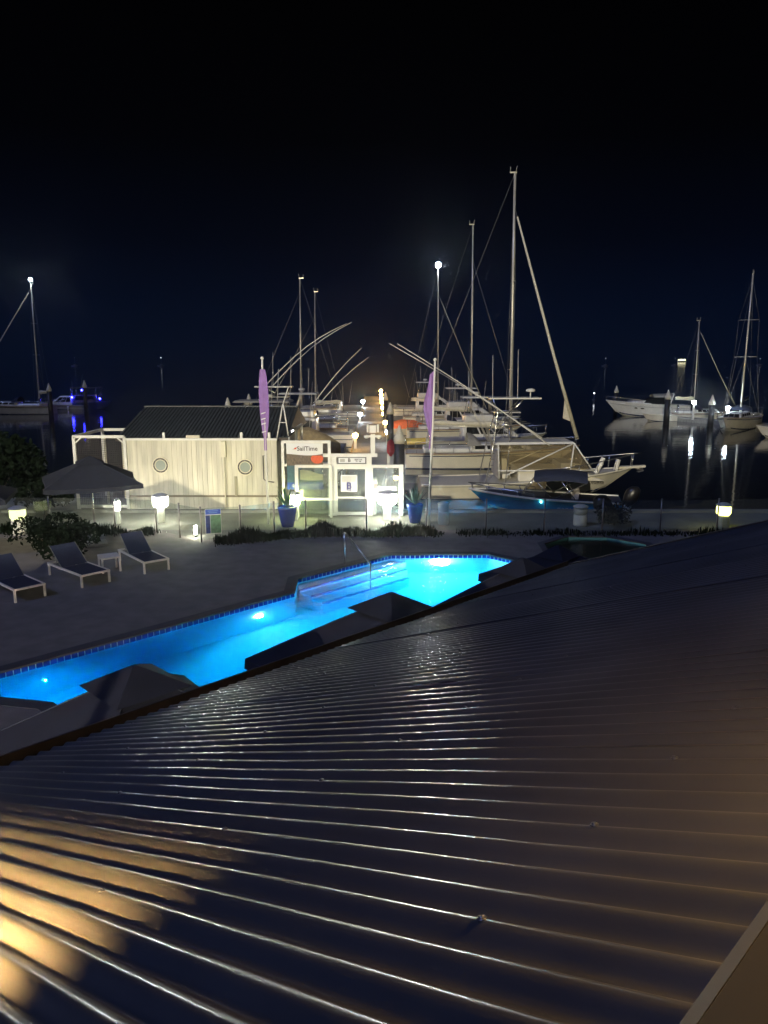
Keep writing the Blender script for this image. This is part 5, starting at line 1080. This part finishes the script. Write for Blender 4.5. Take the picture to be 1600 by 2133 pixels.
p = P(1606, 915, WL); t = boat('dinghy', 'dinghy partly cut off at the right edge of the view', 'dinghy', p.x + 1.6, p.y + 1, PI - .2, 'boats moored on the far pontoon'); h = Hull(5.0, 1.9, 1.25, .8); h.base(t, M_GEL); MB().box(-1.5, -1.2, -.6, .6, .5, .62).build('thwart', M_TEAK, t)
# --- far left boats
p = P(60, 858, WL); ts, hs = sailboat('dim sailboat with a bright masthead light at the left edge', p.x - 1.1, p.y - 4, PI, 13.0, D(64, 592, p.y - 4).z - WL, -4.6, mh=M_GELG, r=.11, furl=.10, fore=.96, group='boats on the left moorings')
mtop = D(64, 586, p.y - 4).z - WL
MB().ball((-4.6 - .012 * mtop, 0, mtop + .25), .24, 10).build('masthead_light', L_COOL, ts)
p = P(150, 850, WL); t_, h_ = flycruiser('low grey motorboat right of the dim sailboat on the left', p.x, p.y - 3, PI, 7.5, group='boats on the left moorings', mh=M_GELG, bridge=False)
p = P(188, 835, WL); t = boat('houseboat', 'small boat glowing with deep blue lights on the left', 'motor boat', D(188, 820, 122).x, 122, 0, 'boats on the left moorings')
h = Hull(7, 2.6, 1.4, 1.0); h.base(t, M_NAVYHULL, md=M_GREYINK); cabin_block(t, -2.4, 1.6, 2.1, 1.0, 2.3, .5, .1, .9, M_GREYINK, 'cabin', nwin=2)
MB().hexa([(-2.9, -1.2, 3.3), (1.6, -1.2, 3.3), (1.6, 1.2, 3.3), (-2.9, 1.2, 3.3)], [(-2.8, -1.1, 3.4), (1.5, -1.1, 3.4), (1.5, 1.1, 3.4), (-2.8, 1.1, 3.4)]).build('roof', M_GREYINK, t)
for xx in (-2.6, 1.3):
    for sd in (1, -1): MB().tube([(xx, sd * 1.05, 1.0), (xx, sd * 1.05, 3.3)], .05, 6).build('roof_post', M_STEEL, t)
for xx, zz in ((-.8, 3.0), (-2.4, 1.9), (1.9, 1.7)): MB().ball((xx, -1.25, zz), .16, 8).build('blue_lamp', L_BLUE, t)

# --- far lights on the horizon
def far_boat(px, py, Y, label, m, r, ship=False):
    p = D(px, py, Y)
    if ship:
        t = thing('passenger_ferry', label, 'ferry', (p.x, Y, WL), 0); sc = Y / 1600
        MB().hexa([(-9 * sc, -3, 0), (8 * sc, -3, 0), (8 * sc, 3, 0), (-9 * sc, 3, 0)], [(-10 * sc, -3, 3.0), (11 * sc, -3, 3.5), (11 * sc, 3, 3.5), (-10 * sc, 3, 3.0)]).build('hull', M_NAVYHULL, t)
        MB().box(-8 * sc, 8 * sc, -2.6, 2.6, 3.4, 8.6).build('superstructure', M_GELW, t)
        for k in range(8): MB().box(-7.6 * sc + k * 1.95 * sc, -7.6 * sc + k * 1.95 * sc + 1.6 * sc, -2.75, -2.62, 4.0, 8.0).build('lit_window', m, t)
        MB().box(-3 * sc, 1 * sc, -1.5, 1.5, 8.6, 10.5).build('bridge', M_GELW, t)
    else:
        t = thing('anchored_boat', label, 'boat', (p.x, Y, WL), 0, 'far boats with riding lights')
        h = Hull(8, 2.6, 1.3, 1.0, n=8); h.mesh().build('hull', M_GELG, t); MB().box(-1.5, 1.5, -.9, .9, 1.0, 2.0).build('cabin', M_GELG, t)
        MB().tube([(0, 0, 1.5), (0, 0, p.z - WL)], .06, 5).build('mast', M_ALU, t); MB().ball((0, 0, p.z - WL), r, 8).build('riding_light', m, t)
far_boat(1420, 747, 2200, 'brightly lit ferry on the right horizon', lamp_mat('ferry_window', (1, .92, .55), 3.0), 1, True)
for px, py, Y, r, lb in [(335, 745, 900, .9, 'far anchored boat with a light on the left horizon'), (155, 745, 900, .35, 'faint anchored boat at the far left horizon'), (1262, 746, 900, .5, 'far anchored boat with a light left of the ferry'), (1407, 746, 1000, .35, 'far anchored boat with a light just left of the ferry'), (1584, 747, 1000, .5, 'far anchored boat at the right edge of the horizon')]:
    far_boat(px, py, Y, lb, lamp_mat('riding_lamp', (.9, .95, 1), 1.2), r * .8)

p = D(1238, 819, 150); t = thing('navigation_buoy', 'small lit buoy on the water left of the white cruiser', 'buoy', (p.x, 150, WL))
MB().lathe([(.35, -.2), (.4, .25), (.15, .35), (.1, p.z - WL - .1)], n=10).build('float', M_NAVYHULL, t); MB().ball((0, 0, p.z - WL), .13, 8).build('lamp', lamp_mat('buoy_lamp', (.9, .95, 1), 6.0), t)

# night air over the harbour
hz_o = MB().box(-110, 110, -90, 260, WL - 1.0, 40).build('haze', bpy.data.materials.new('night_air')); hz_o['kind'] = 'stuff'
hm = hz_o.data.materials[0]; hm.use_nodes = True; hm.node_tree.nodes.clear()
ho = hm.node_tree.nodes.new('ShaderNodeOutputMaterial'); hv = hm.node_tree.nodes.new('ShaderNodeVolumePrincipled')
hv.inputs['Color'].default_value = (0.9, 0.93, 1, 1); hv.inputs['Density'].default_value = 0.0008; hv.inputs['Anisotropy'].default_value = 0.93
hm.node_tree.links.new(hv.outputs[0], ho.inputs['Volume'])
